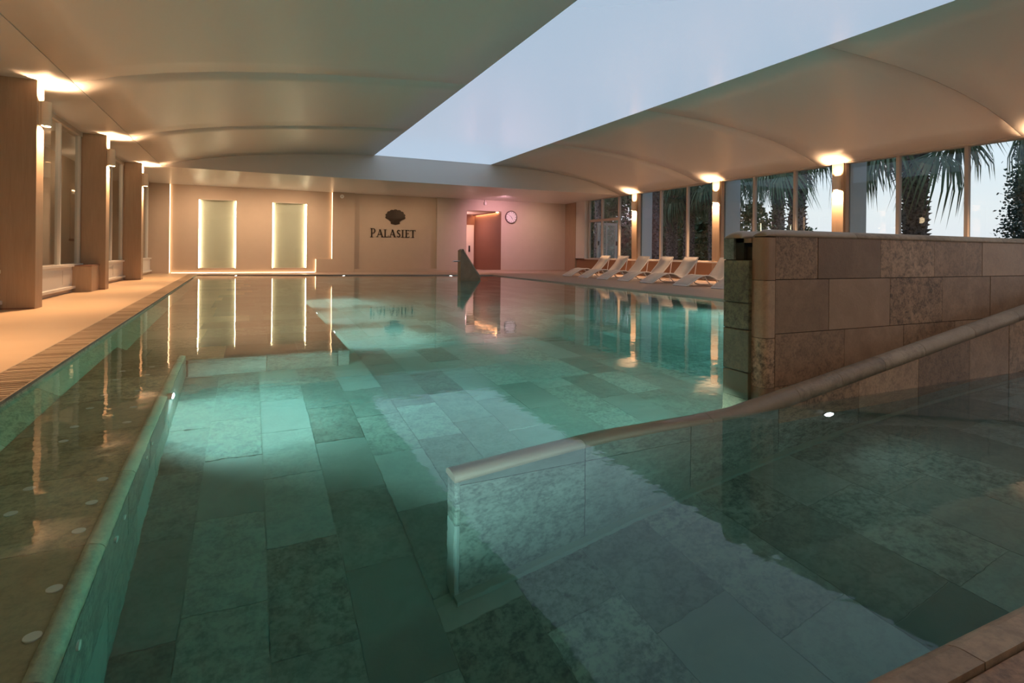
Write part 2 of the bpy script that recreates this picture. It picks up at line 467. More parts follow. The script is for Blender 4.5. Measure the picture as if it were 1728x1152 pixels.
for i, (y, z) in enumerate([(1.97, -.52), (2.53, -.52), (2.70, -.52), (3.30, -.50), (3.50, -.50)]):
    obj('jet_nozzle', nm2, None, loc=(bx_(y), y, z), label='small white jet in the bench front face, %s from the bottom of the picture' % ['first', 'second', 'third', 'fourth', 'fifth'][i], cat='nozzle', group='jet nozzles below the bench edge')

# remaining pool walls
slab_wall('pool_wall', ((8.2, 2.0), (8.2, 18.9)), -1.2, -.0, .05, 'pool_stone', 'tiled pool wall under the lounger deck', nrm=(-1, 0), rows=(.4,))
slab_wall('pool_wall', ((8.2, far_y(8.2)), (-1.6, far_y(-1.6))), -1.2, -.0, .05, 'pool_stone', 'tiled pool wall at the far end', nrm=(-.22, -.975), rows=(.4,))
box('pool_wall', M['pool_stone'], (-1.3, 9.0, PY0 - .1, PY0, -1.3, .0), label='pool wall below the near coping', cat='pool wall', kind='structure')

# ---- ramp floor between the near coping and the dividing wall
RX0, RX1, RY = .72, 6.85, 2.27
def rz_(x): return -1.2 + .195 * (x - .72)
ramp = empty('ramp_floor', (0, 0, 0), label='green slate ramp rising under water towards the right', cat='ramp', kind='structure')
MB().hexa([(RX0, PY0), (RX1, PY0), (RX1, RY + .05), (RX0, RY + .05)], -1.3, [rz_(RX0) - .003, rz_(RX1) - .003, rz_(RX1) - .003, rz_(RX0) - .003]).build('bedding', M['joint_light'], ramp)
x = RX0
while x < RX1:
    x1 = min(RX1, x + .345); y = PY0 - R.random() * TL
    while y < RY:
        a, b = max(PY0, y) + .002, min(RY, y + TL) - .002
        if b - a > .03:
            za, zb = rz_(x + .002), rz_(x1 - .002)
            MB().hexa([(x + .002, a), (x1 - .002, a), (x1 - .002, b), (x + .002, b)], [za - .02, zb - .02, zb - .02, za - .02], [za, zb, zb, za]).build('tile', M['pool_stone'], ramp)
        y += TL
    x = x1
# pale skirting strip along the foot of the dividing wall
MB().hexa([(.80, RY - .04), (6.4, RY - .04), (6.4, RY + .01), (.80, RY + .01)], [rz_(.8) - .01, rz_(6.4) - .01, rz_(6.4) - .01, rz_(.8) - .01], [rz_(.8) + .03, rz_(6.4) + .03, rz_(6.4) + .03, rz_(.8) + .03]).build('skirting', M['joint_light'], ramp)
MB().box(6.85, 8.2, PY0, 4.5, -.4, .0).box(8.15, 9, -4, 4.5, -.4, D).build('floor', M['deck_r'], label='landing at the head of the ramp behind the stone wall', cat='floor', kind='structure')

# ---- dividing wall with a rounded coping sinking into the water
dw = empty('ramp_wall', (0, 0, 0), label='low brown stone dividing wall with rounded coping sloping down into the water', cat='wall')
def cz(x): return -.20 + (x - .80) * .21 if x < 1.6 else (-.032 + (x - 1.6) * (.032 + .01) / .85 if x < 2.45 else .01 + (x - 2.45) * (.475 - .01) / (5.5 - 2.45))
# thickness .19 from RY to RY+.19
WT = .11
MB().add([(x, y, z) for x in (.83, 1.6, 2.45, 7.0) for (y, z) in ((RY + .012, -1.3), (RY + .012, cz(x) - .03), (RY + WT - .012, cz(x) - .03), (RY + WT - .012, -1.3))],
         [(4 * i + j, 4 * i + (j + 1) % 4, 4 * i + 4 + (j + 1) % 4, 4 * i + 4 + j) for i in range(3) for j in range(4)] + [(0, 1, 2, 3), (15, 14, 13, 12)]).build('core', M['joint'], dw)
def face_tile(x0, x1, zb0, zb1, zt0, zt1, mat, y0=RY, dy=.012, par=dw, nm_='tile'):
    g = .0022; o_ = R.uniform(-.0025, 0)
    vs = [(x0 + g, y0 + o_, zb0 + g), (x1 - g, y0 + o_, zb1 + g), (x1 - g, y0 + o_, zt1 - g), (x0 + g, y0 + o_, zt0 - g)]
    vs += [(a, y0 + dy, c) for a, b, c in vs]
    MB().add(vs, [(0, 1, 2, 3), (7, 6, 5, 4), (0, 4, 5, 1), (1, 5, 6, 2), (2, 6, 7, 3), (3, 7, 4, 0)]).build(nm_, M[mat], par)
js = [.82, 1.45, 2.10, 2.75, 3.46, 4.08, 4.69, 5.22, 5.85, 6.5, 7.0]
for a, b in zip(js[:-1], js[1:]):
    ta, tb = cz(a) - .035, cz(b) - .035
    # upper face course under the coping, split from the lower one by a joint parallel to the floor
    la, lb = max(-1.2, rz_(a)), max(-1.2, rz_(b))
    mid = lambda t, l: max(l + .02, min(t - .02, -.30 if t < .25 else t - .42))
    ma, mb_ = mid(ta, la), mid(tb, lb)
    face_tile(a, b, ma, mb_, ta, tb, 'stone' if b > 2.8 else 'pool_stone'); face_tile(a, b, la - .05, lb - .05, ma, mb_, 'stone' if ma > -.05 else 'pool_stone')
# left end face
face = MB().box(.80, .83, RY, RY + WT, -1.2, -.66).build('tile', M['pool_stone'], dw, bevel=.01)
MB().box(.80, .83, RY, RY + WT, -.655, -.215).build('tile', M['pool_stone'], dw, bevel=.01)
# coping pieces, half-round
cj = [.795, 1.45, 2.25, 2.92, 3.30, 3.72, 4.15, 4.75, 5.35, 6.0, 6.6, 7.0]
for a, b in zip(cj[:-1], cj[1:]):
    segs = [a + .0015, b - .0015]
    for br in (1.6, 2.45):
        if a < br < b: segs.insert(1, br)
    prof = [(RY - .006 + (WT + .012) / 2 * (1 - math.cos(t)), .045 * math.sin(t)) for t in [i * pi / 8 for i in range(9)]]
    prof = [(RY - .006, -.035)] + prof + [(RY + WT + .006, -.035)]
    n = len(prof); vs = [(x, y, cz(x) + z - .03) for x in segs for (y, z) in prof]
    fs = [(i * n + j, i * n + (j + 1) % n, (i + 1) * n + (j + 1) % n, (i + 1) * n + j) for i in range(len(segs) - 1) for j in range(n)]
    mb = MB().add(vs, fs, True); mb.add(vs[:n], [tuple(range(n))]); mb.add(vs[-n:], [tuple(range(n))[::-1]])
    mb.build('coping_piece', M['coping'], dw)

# ---- tall stone wall (water wall) behind it
ww = empty('stone_wall', (2.86, 2.5, 0), label='tall brown stone-tiled wall with rounded top rising out of the pool', cat='wall')
def W_(m, name, mat, **kw): 
    o = m.build(name, mat, None, **kw); o.parent = ww; o.matrix_parent_inverse = Matrix.Translation((-2.86, -2.5, 0)); return o
FY = 2.485      # front face
W_(MB().box(2.90, 9.0, FY + .012, FY + .10, -1.3, 1.0), 'core', M['joint'])
W_(MB().box(2.875, 9.0, FY + .16, FY + .31, -1.3, .985), 'core', M['joint'])
W_(MB().box(2.90, 9.0, FY + .08, FY + .18, -1.3, .93), 'core', M['joint'])
rows = [(.725, 1.0, [2.97, 3.36, 4.01, 4.65, 5.30, 5.96, 6.6, 7.25, 7.9, 8.55, 9.0]), (.385, .725, [2.97, 3.47, 4.12, 4.76, 5.42, 6.06, 6.7, 7.35, 8.0, 8.6, 9.0]),
        (.055, .385, [2.97, 3.63, 4.28, 4.93, 5.58, 6.2, 6.85, 7.5, 8.2, 9.0]), (-.27, .055, [2.97, 3.4, 4.05, 4.7, 5.3, 9.0]), (-1.25, -.27, [2.97, 3.4, 9.0])]
for z0, z1, xs in rows:
    for a, b in zip(xs[:-1], xs[1:]):
        g = .0022; o_ = R.uniform(-.003, 0)
        W_(MB().box(a + g, b - g, FY + o_, FY + .012, z0 + g, z1 - g), 'tile', M['stone'])
# rounded corner pieces at the free end of the front slab
for z0, z1 in [(.72, .99), (.36, .72), (.05, .36), (-1.25, .05)]:
    pr = [(2.97, FY - .002), (2.97, FY + .098)] + [(2.91 + .0 - .022 * math.sin(t) + 0, FY + .098 - .1 * (t / pi)) for t in [i * pi / 6 for i in range(7)]]
    pr = [(2.97, FY + .10), (2.882, FY + .10)] + [(2.922 - .04 * math.cos(t), FY + .04 - .04 * math.sin(t)) for t in [i * pi / 12 for i in range(7)]] + [(2.97, FY)]
    W_(MB().prism(pr, 2, z0 + .002, z1 - .002), 'corner_piece', M['stone'])
# end tiles of the rear slab and the recess between the slabs
for z0, z1 in [(.845, .985), (.57, .845), (.40, .57), (.13, .40), (-.15, .13), (-1.25, -.15)]:
    yb0 = FY + .10
    if z0 > .8:
        W_(MB().box(2.855, 2.88, FY + .225, FY + .31, z0 + .002, z1 - .002), 'tile', M['pool_stone'])
        W_(MB().box(2.875, 2.90, FY + .10, FY + .225, .955, z1 - .002), 'tile', M['stone'])
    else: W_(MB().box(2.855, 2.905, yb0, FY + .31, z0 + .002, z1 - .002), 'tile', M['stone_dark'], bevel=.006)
# rounded copings on the two slabs
def rcop(y0, y1, xs, zb, h, xe):
    pf = [(y0 + (y1 - y0) / 2 * (1 - math.cos(t)), zb + h * math.sin(t)) for t in [i * pi / 8 for i in range(9)]]
    for i, (a, b) in enumerate(zip(xs[:-1], xs[1:])):
        if i == 0:
            mb = MB(); n = len(pf); rings = []
            for k_ in range(6):
                t = k_ / 5 * pi / 2; xx = xe + .06 * (1 - math.sin(t)) * 1.0; hh = math.cos(pi / 2 - t)
                rings.append([(xe + .07 * (1 - math.cos(t)), y, zb + (z - zb) * max(.02, math.sin(t))) for y, z in pf])
            rings.append([(b - .0015, y, z) for y, z in pf])
            vs = [v for r_ in rings for v in r_]
            mb.add(vs, [(p * n + j, p * n + (j + 1) % n, (p + 1) * n + (j + 1) % n, (p + 1) * n + j) for p in range(len(rings) - 1) for j in range(n)], True)
            mb.add(rings[-1], [tuple(range(n))]); W_(mb, 'coping_piece', M['coping'])
        else: W_(MB().prism(pf, 0, a + .0015, b - .0015, True), 'coping_piece', M['coping'])
rcop(FY - .006, FY + .105, [2.885, 3.75, 4.85, 5.6, 6.7, 7.8, 9.0], .995, .045, 2.885)
rcop(FY + .155, FY + .316, [2.855, 3.9, 5.0, 6.1, 7.2, 9.0], .985, .05, 2.855)

# ---- near coping, bottom right
nc = empty('near_coping', (0, 0, 0), label='rounded stone coping along the near pool edge', cat='coping', kind='structure')
x = -1.2
while x < 8.9:
    pr = [(PY0 - .095, -.08), (PY0 - .095, .045)] + [(PY0 - .055 + .055 * math.sin(t), -.010 + .055 * math.cos(t)) for t in [i * pi / 12 for i in range(7)]] + [(PY0, -.08)]
    MB().prism(pr, 0, x + .0015, x + TL - .0015).build('coping_piece', M['coping'], nc)
    x += TL
nd = empty('near_deck', (0, 0, 0), label='brown stone paving in the bottom right corner', cat='paving', kind='structure')
MB().box(-1.15, 9, YN, PY0 - .05, -.3, .02).build('bedding', M['joint'], nd)
y = PY0 - .098
for ry_ in range(8):
    w_ = .33
    x = -1.14 - R.random() * .5
    while x < 9 and ry_ < 4:
        a, b = max(-1.14, x), min(9, x + TL)
        if b - a > .05: MB().box(a + .002, b - .002, y - w_ + .003, y - .001, .02, .034).build('tile', M['stone'], nd, bevel=.003)
        x += TL
    y -= w_

# ---- water
wb = MB()
xy = [(pex(PY0 - .05) - .01, PY0 - .05), (8.25, PY0 - .05), (8.25, far_y(8.25) + .05), (pex(21.7) - .01, far_y(-1.6) + .05)]
wb.hexa(xy, -1.32, [0] * 4)
wb.build('pool_water', M['water'], label='calm clear green pool water reflecting the hall', cat='water', kind='stuff')

# ---- overflow grating
gr = empty('overflow_grating', (0, 0, 0), label='narrow slatted overflow grating along the left pool edge', cat='grating')
MB().hexa([(pex(PY0) - .27, PY0), (pex(PY0) + .0, PY0), (pex(21.6), 21.6), (pex(21.6) - .27, 21.6)], -.1, [.004] * 4).build('channel', M['dark'], gr)
for a, b in ((-.272, -.262), (-.012, 0.0)):
    MB().hexa([(pex(PY0) + a, PY0), (pex(PY0) + b, PY0), (pex(21.6) + b, 21.6), (pex(21.6) + a, 21.6)], -.02, [D + .001] * 4).build('rail', M['coping'], gr)
sl = MB().box(-.125, .125, -.022, .022, -.02, 0).mesh('slat'); sl.materials.append(M['wood_slat'])
y = 3.4; far_ = MB(); nsl = 0
while y < 21.5:
    x = pex(y) - .137
    if nsl < 285: obj('slat', sl, gr, loc=(x, y, D)); nsl += 1
    else: far_.box(x - .125, x + .125, y - .026, y + .026, D - .02, D)
    y += .062
y = 3.4 - .062
while y > PY0: x = pex(y) - .137; far_.box(x - .125, x + .125, y - .026, y + .026, D - .02, D); y -= .062
far_.build('slat_field', M['wood_slat'], gr, kind='stuff')

# ================================================================== CEILING
Lp = [(-2.28, 3.21), (-1.75, 3.38), (-1.17, 3.51), (-.4, 3.64), (.41, 3.74), (1.2, 3.82), (1.95, 3.88), (2.8, 3.94), (3.6, 3.98)]
Rp = [(7.7, 3.98), (8.6, 3.965), (9.49, 3.93), (10.3, 3.86), (11.02, 3.77), (11.6, 3.67), (12.1, 3.56), (12.7, 3.39), (13.25, 3.19)]
ce = empty('ceiling', (0, 0, 0), label='satin vaulted stretch ceiling in bays with curved seams', cat='ceiling', kind='structure')
seams = [YN, -2.8, 1.4, 5.6, 9.8, 14.05, 18.4]
def vault(pts, name):
    for y0, y1 in zip(seams[:-1], seams[1:]):
        ny = 8; rows_ = []
        for j in range(ny + 1):
            t = j / ny; y = y0 + .006 + (y1 - y0 - .012) * t
            sag = .015 * math.sin(pi * t)
            rows_.append([(x, y, z + sag * math.sin(pi * (i) / (len(pts) - 1))) for i, (x, z) in enumerate(pts)])
        n = len(pts)
        top = [[(x, y, z + .02) for x, y, z in r_] for r_ in rows_]
        vs = [v for r_ in rows_ for v in r_]
        fs = [(j * n + i, j * n + i + 1, (j + 1) * n + i + 1, (j + 1) * n + i) for j in range(ny) for i in range(n - 1)]
        mb = MB().add(vs, fs, True)
        o = mb.build(name, M['ceil'], ce)
        sm = o.modifiers.new('solid', 'SOLIDIFY'); sm.thickness = .012; sm.offset = 0
vault(Lp, 'ceiling_panel'); vault(Rp, 'ceiling_panel')
MB().box(3.612, 7.688, YN, 18.38, 3.975, 3.99).build('light_panel', M['trough'], ce, label='pale blue backlit skylight membrane')
# flat strip over the left columns, opaque roof above
MB().box(-4.2, -2.285, YN, 18.4, 3.20, 3.26).build('side_soffit', M['ceil'], ce)
MB().box(-7, 14.2, YN - .2, 26, 4.2, 4.3).build('roof_slab', M['dark'], ce)
MB().box(-7, -4.2, YN, 26, 3.2, 4.2).build('roof_edge', M['ceil'], ce)
MB().box(13.25, 13.6, YN, 22.6, 3.17, 4.2).build('window_head', M['frame'], ce)
# end fascia, arched top follows the vault
arc = Lp + [(3.6, 4.05), (7.7, 4.05)] + Rp
pts = [(-4.2, 3.18), (-4.2, 3.26)] + [(x, z + .03) for x, z in arc] + [(13.3, 3.18)]
MB().prism(pts, 1, 18.4, 18.5).build('end_fascia', M['ceil'], ce)
MB().hexa([(-4.2, 18.42), (13.3, 18.42), (13.3, 22.75), (-4.2, 22.75)], [3.185, 3.185, 3.13, 3.13], [4.2] * 4).build('end_soffit', M['ceil'], ce)

# ================================================================== BACK WALL
wb_ = empty('wall_back', (0, 0, 0), label='beige back wall with lit glass panels, sign recess and doorway', cat='wall', kind='structure')
def WB(m, name, mat, **kw): return m.build(name, mat, wb_, **kw)
RB = 22.72   # recessed plane
# recessed lit section with two openings for the glass niches
xs = [-2.56, -1.70, -.47, .71, 1.95, 2.85]
zt = 3.2
WB(MB().box(-2.56, -1.70, RB, RB + .4, 0, zt), 'wall_section', M['wall'])
WB(MB().box(-.47, .71, RB, RB + .4, 0, zt), 'wall_section', M['wall'])
WB(MB().box(1.95, 2.9, RB, RB + .4, 0, zt), 'wall_section', M['wall'])
for a, b in ((-1.70, -.47), (.71, 1.95)):
    WB(MB().box(a, b, RB, RB + .4, 2.66, zt), 'wall_section', M['wall']); WB(MB().box(a, b, RB, RB + .4, 0, .19), 'wall_section', M['wall'])
WB(MB().box(-4.2, -2.56, YF, RB + .4, 0, zt), 'wall_section', M['wall'])
WB(MB().box(2.86, 3.69, YF, RB + .4, 0, zt), 'wall_section', M['wall'])
WB(MB().box(2.27, 2.86, YF, RB + .1, 0, .545), 'wall_section', M['wall'])
WB(MB().box(3.69, 7.05, YF + .18, RB + .4, .16, zt), 'sign_recess', M['wall'])
WB(MB().box(3.69, 7.05, YF - .03, RB + .4, 0, .16), 'wall_section', M['wall'])
WB(MB().box(7.05, 8.36, YF, RB + .4, 0, zt), 'wall_section', M['wall_pale'])
WB(MB().box(9.98, 13.3, YF, RB + .4, 0, zt), 'wall_section', M['wall_pale'])
WB(MB().box(8.36, 9.98, YF, RB + .4, 2.66, zt), 'wall_section', M['wall_pale'])
WB(MB().box(3.69, 13.3, YF - .02, YF, D, .10), 'plinth', M['wall'])
# LED strips hidden at the edges of the lit section
for a in ((-2.557, -2.543, RB - .05, RB - .03, .05, 3.12), (2.843, 2.857, RB - .05, RB - .03, .56, 3.12), (2.253, 2.267, RB - .05, RB - .03, .06, .54), (-2.5, 2.24, RB - .05, RB - .03, .035, .05)):
    WB(MB().box(*a), 'led_strip', M['led_soft'])
# corridor beyond the doorway
WB(MB().box(9.98, 10.1, RB + .4, 25.8, 0, 2.75), 'side_panel_wall', M['brown_wall'])
WB(MB().box(9.975, 9.98, 22.62, 25.8, .03, 2.60), 'side_panel_wall', M['brown_wall'])
WB(MB().box(7.5, 10.1, 25.8, 25.95, 0, 2.8), 'corridor_end', M['brown_wall'])
WB(MB().box(7.9, 8.36, RB + .4, 25.8, 0, 2.8), 'side_panel_wall', M['wall_pale'])
WB(MB().box(7.9, 10.1, RB + .4, 25.8, 2.68, 2.8), 'corridor_ceiling', M['wall_pale'])
WB(MB().box(9.90, 9.97, 22.9, 25.7, 2.655, 2.675), 'led_strip', M['led_cove'])
WB(MB().box(9.84, 9.85, 22.9, 25.7, 2.62, 2.68), 'cove_lip', M['brown_wall'])

# glass niches
for i, (a, b, lab) in enumerate(((-1.70, -.47, 'left'), (.71, 1.95, 'right'))):
    n_ = empty('lit_glass_panel', ((a + b) / 2, RB, .19), label=('glowing edge-lit glass panel nearest the left columns' if i == 0 else 'glowing edge-lit glass panel nearer the wall lettering'), cat='glass panel', group='edge-lit glass panels')
    def N(m, name, mat): 
        o = m.build(name, mat, None); o.parent = n_; o.matrix_parent_inverse = Matrix.Translation((-(a + b) / 2, -RB, -.19)); return o
    N(MB().box(a, b, RB + .20, RB + .22, .19, 2.66), 'rear_panel', M['frosted'])
    N(MB().box(a, a + .012, RB + .02, RB + .2, .19, 2.66), 'side_lining', M['frosted']); N(MB().box(b - .012, b, RB + .02, RB + .2, .19, 2.66), 'side_lining', M['frosted'])
    N(MB().box(a + .02, a + .033, RB + .155, RB + .175, .21, 2.64), 'led_strip', M['led']); N(MB().box(b - .033, b - .02, RB + .155, RB + .175, .21, 2.64), 'led_strip', M['led'])
    N(MB().box(a + .02, b - .02, RB + .01, RB + .018, .205, 2.645), 'pane', M['glass'])
    fr = MB(); 
    for q_ in ((a, a + .022, .19, 2.66), (b - .022, b, .19, 2.66), (a, b, .19, .212), (a, b, 2.638, 2.66)): fr.box(q_[0], q_[1], RB - .012, RB + .01, q_[2], q_[3])
    N(fr, 'frame', M['frame'])

# ---- right-hand window wall
wr = empty('wall_right', (0, 0, 0), label='terracotta plinth below the right windows', cat='wall', kind='structure')
MB().box(13.3, 13.6, YN, 22.75, D, .60).build('plinth_panel', M['terra'], wr)
MB().box(13.24, 13.62, YN, 21.7, .60, .635).build('sill', M['white'], wr)
MB().box(13.22, 13.6, 21.68, 22.75, D, 3.2).build('end_panel', M['wood'], wr)
MB().box(13.24, 13.5, 20.95, 21.68, .60, 3.2).build('side_panel', M['white'], wr)
MB().box(13.215, 13.24, 21.7, 22.6, 2.6, 2.62).build('trim_strip', M['wood'], wr)
muls = [20.87, 19.88, 18.68]
for b_ in (17.5, 13.35, 9.3, 5.2, 1.1, -3.0):
    for d_ in (-1.36, -2.72):
        muls.append(b_ + d_)
pil = [17.5, 13.35, 9.3, 5.2, 1.1, -3.0]
win = [empty('window_%d' % (i + 1), (13.45, p, .63), label='tall window bay with slim cream mullions on the pool side %s' % w, cat='window', kind='structure')
       for i, (p, w) in enumerate(zip(pil, ['beyond the farthest right sconce', 'between the two far right sconces', 'left of the nearest visible right sconce', 'above the tall stone wall', 'beside the camera', 'behind the camera']))]
def wparent(y):
    for i, p in enumerate(pil):
        if y > p: return win[i]
    return win[-1]
def WP(m, name, mat, y):
    w_ = wparent(y); o = m.build(name, mat, None); o.parent = w_
    o.matrix_parent_inverse = Matrix.Translation((-13.45, -w_.location[1], -.63)); return o
for y in muls:
    if y < YN: continue
    WP(MB().box(13.40, 13.50, y - .035, y + .035, .635, 3.18), 'mullion', M['frame'], y)
ed = sorted([21.0] + [y for y in muls if y > YN] + [p + .15 for p in pil if p > YN] + [p - .15 for p in pil if p > YN])
for a, b in zip(ed[:-1], ed[1:]):
    if b - a < .4 or any(a < p < b for p in pil): continue
    WP(MB().box(13.448, 13.456, a, b, .635, 3.18), 'pane', M['glass'], (a + b) / 2)
    WP(MB().box(13.42, 13.48, a, b, .635, .67), 'rail', M['frame'], (a + b) / 2)
WP(MB().box(13.42, 13.48, 18.7, 20.95, 2.22, 2.32), 'transom', M['frame'], 19)

def pilaster(y, first, lab):
    p = empty('pilaster', (13.3, y, D), label=lab, cat='pilaster', group='wood pilasters between the right windows')
    MB().box(-.02, .12, -.15, .15, .0, 3.16).build('panel', M['wood'], p)
    MB().box(.02, .14, -.19, -.15, .6, 3.15).build('edge_trim', M['wood'], p)
    return p
names_ = ['farthest right pilaster, beside the palm hedge', 'middle right pilaster behind the loungers', 'nearest visible right pilaster, rising behind the tall stone wall', None, None, None]
for i, y in enumerate(pil[:4]):
    pilaster(y, i == 0, names_[i] or 'right wall pilaster beyond the picture edge')
for i, y in enumerate(pil[:4]):
    box('outside_column', M['column'], (13.52, 14.15 if i != 0 else 14.0, y - .17, y + .17, -.3, 3.6), bevel=.01,
        label=['pale concrete column outside behind the farthest pilaster', 'pale concrete column outside behind the middle pilaster', 'pale concrete column outside above the stone wall', 'pale concrete column outside beyond the picture edge'][i],
        cat='column', group='outside concrete columns')

# ---- left wall
wl = empty('wall_left', (0, 0, 0), label='left wall of tall dark windows over white panelling', cat='wall', kind='structure')
MB().box(XL - .2, XL, YN, 22.7, D, .10).build('plinth_panel', M['wall'], wl)
MB().box(XL - .12, XL - .01, YN, 22.7, .10, .52).build('white_panelling', M['white'], wl)
MB().box(XL - .2, XL + .05, YN, 22.7, .10, .15).build('panel_base', M['white'], wl, bevel=.006)
MB().box(XL - .2, XL + .03, YN, 22.7, .52, .57).build('sill', M['white'], wl, bevel=.006)
MB().box(XL - .15, XL, YN, 22.7, 3.12, 3.2).build('head_rail', M['frame'], wl)
y = -3.5
cols = [1.6, 5.75, 9.98, 14.12, 18.25]
ys_ = []
for c in [-2.55] + cols: ys_ += [c + .15, c + 1.41, c + 2.67, c + 3.93]
ys_ = sorted(v for v in ys_ if YN < v < 22.6)
lw = {}
def lwin(y):
    i = sum(1 for c in cols if y > c)
    if i not in lw:
        lw[i] = empty('window_%d' % (i + 7), (XL - .08, cols[i - 1] + .2 if i else YN, .57), kind='structure', cat='window',
            label='tall dark left window bay ' + ['behind the camera', 'beside the camera', 'before the nearest left column', 'between the first and second left columns', 'between the second and third left columns', 'beyond the third left column'][i])
    return lw[i]
def LP(m, name, mat, y):
    w_ = lwin(y); o = m.build(name, mat, None); o.parent = w_; o.matrix_parent_inverse = Matrix.Translation(tuple(-v for v in w_.location)); return o
for v in ys_: LP(MB().box(XL - .10, XL - .02, v - .025, v + .025, .57, 3.12), 'mullion', M['white'], v + .01)
for a, b in zip(ys_[:-1], ys_[1:]):
    if b - a < .9: continue
    LP(MB().box(XL - .064, XL - .056, a + .02, b - .02, .57, 3.12), 'pane', M['glass'], (a + b) / 2)
    LP(MB().box(XL - .025, XL - .004, a + .10, b - .10, .20, .46), 'panel_moulding', M['white'], (a + b) / 2)
# room behind the left windows
box('wall_corridor', M['wall'], (-4.45, -4.3, YN, 22.7, 0, 3.3), label='dark brown wall of the room behind the left windows', cat='wall', kind='structure')
nb = empty('lit_niche', (-4.3, 18.8, 1.1), label='small lit wall niche seen through the left window', cat='niche')
def NB(m, name, mat): o = m.build(name, mat, None); o.parent = nb; o.matrix_parent_inverse = Matrix.Translation((4.3, -18.8, -1.1)); return o
NB(MB().box(-4.3, -4.27, 18.2, 19.5, 1.12, 2.42), 'backing', M['wall'])
NB(MB().box(-4.3, -4.0, 18.15, 19.55, 1.06, 1.12), 'shelf', M['brown_wall'])
NB(MB().box(-4.27, -4.24, 18.25, 19.45, 2.38, 2.40), 'led_strip', M['led_soft'])
v_ = MB()
v_.tube([(-4.14, 18.62, 1.12), (-4.14, 18.62, 1.2), (-4.14, 18.62, 1.34), (-4.14, 18.62, 1.40), (-4.14, 18.62, 1.44)], .1, 14, True, [.09, .15, .14, .08, .09])
v_.build('vase', M['bronze'], label='dark round vase on the niche shelf behind the left window', cat='vase')

# columns on the left
clab = [None, None, 'nearest oak-clad column at the left picture edge', 'second oak-clad column, beside the low stone box', 'third oak-clad column, nearest the back wall']
for i, y in enumerate(cols):
    if i == 0: continue
    c = empty('clad_column', (-2.88, y, D), label=clab[i] or 'oak-clad column just outside the left picture edge', cat='column', group='oak-clad columns along the left deck')
    MB().box(-.24, .18, -.15, .15, 0, 3.17).build('cladding', M['wood'], c, bevel=.004)
    MB().box(-.24, .175, -.155, -.15, .0, .0 + .02).build('foot_trim', M['brown_wall'], c)
# low box
lb = empty('low_box', (-2.95, 13.65, D), label='low oak box with dark lid between the first two left columns', cat='box')
MB().box(-.17, .15, -.3, .3, 0, .50).build('body', M['wood'], lb, bevel=.004); MB().box(-.18, .16, -.31, .31, .50, .515).build('lid', M['brown_wall'], lb)

# wall behind the camera
box('wall_front', M['wall'], (-7, 14.2, YN - .2, YN, -.3, 4.2), label='wall behind the camera', cat='wall', kind='structure')
box('wall_corridor_end', M['wall'], (-7, -3.0, 22.7, 22.9, 0, 3.3), label='end wall of the room behind the left windows', cat='wall', kind='structure')
for yy in (6.5, 12.0, 17.0): point('corridor_fill', (-3.75, yy, 2.7), 8, (1, .68, .42), .15)  # added fill brightening the room behind the glass, no fixture
for xx, ww in ((-1.6, 140), (0.1, 95), (1.6, 140), (4.4, 55), (6.4, 45), (11.6, 45)):
    spot('soffit_fill', (xx, 20.9, 3.08), (0, .62, -1), ww, (1, .70, .45), 2.5, 1.0, .08)  # added warm fill washing the back wall, without fittings
# outside door
od = empty('outside_door', (13.75, 20.6, .0), label='white-framed glass door standing outside beyond the far right windows', cat='door')
for a in ((-.10, 0, 0, 2.2), (.85, .95, 0, 2.2), (0, .85, 2.1, 2.2), (0, .85, .5, .62), (.36, .42, .62, 2.1)):
    MB().box(a[0], a[1], -.03, .03, a[2], a[3]).build('frame', M['white'], od)
MB().box(0, .85, -.005, .005, .6, 2.1).build('pane', M['glass'], od)
for x in (-.05, .9): MB().box(x - .02, x + .02, -.08, -.03, 1.22, 1.40).build('handle', M['black'], od)

# ================================================================== SCONCES
def sconce(loc, nx, label, group, power=SCONCE_W, w=.085, lit=True):
    s = empty('wall_sconce', loc, label=label, cat='wall lamp', group=group)
    n = 14; out, inn = [], []
    for i in range(n + 1):
        t = -pi / 2 + pi * i / n
        out.append((nx * (.02 + w * math.cos(t) * 1.25), w * math.sin(t))); inn.append((nx * (.02 + (w - .008) * math.cos(t) * 1.25), (w - .008) * math.sin(t)))
    ring = out + inn[::-1]
    sh_ = MB().prism(ring, 2, -.17, .17, True).build('shade', M['sconce'], s)
    MB().box(min(0, nx * .02), max(0, nx * .02), -w, w, -.165, .165).build('back_plate', M['sconce'], s)
    for z in (-.10, .09): MB().cyl((nx * .07, 0, z), .035, .01, 2, 16).build('bulb', M['lens'], sh_)
    for sg in (1, -1):
        spot('lamp_beam', (nx * .07, 0, sg * .125), (nx * .02, 0, sg), power * ((.38 if nx < 0 else .75) if sg > 0 else 1.0), WARM, 1.9 if (nx < 0 and sg > 0) else 2.5, 1.0, .035, s)
    return s
sl_ = ['sconce on the nearest left column', 'sconce on the second left column', 'sconce on the third left column']
for i, y in enumerate(cols):
    lab = sl_[i - 2] + ', cream half-round with up and down light' if i >= 2 else None
    if lab: sconce((-2.70, y, 2.76), 1, lab, 'sconces on the left columns')
    elif i <= 1: sconce((-2.70, y, 2.76), 1, ('sconce on the left column behind the camera' if i == 0 else 'sconce on the left column just outside the picture'), 'sconces on the left columns')
for i, y in enumerate(pil[:5]):
    lab = ['sconce on the farthest right pilaster', 'sconce on the middle right pilaster', 'sconce on the nearest visible right pilaster above the stone wall', 'sconce beyond the right picture edge', 'sconce on the right side beside the camera'][i]
    sconce((13.28, y, 2.68), -1, lab, 'sconces on the right pilasters', SCONCE_W * 1.0)

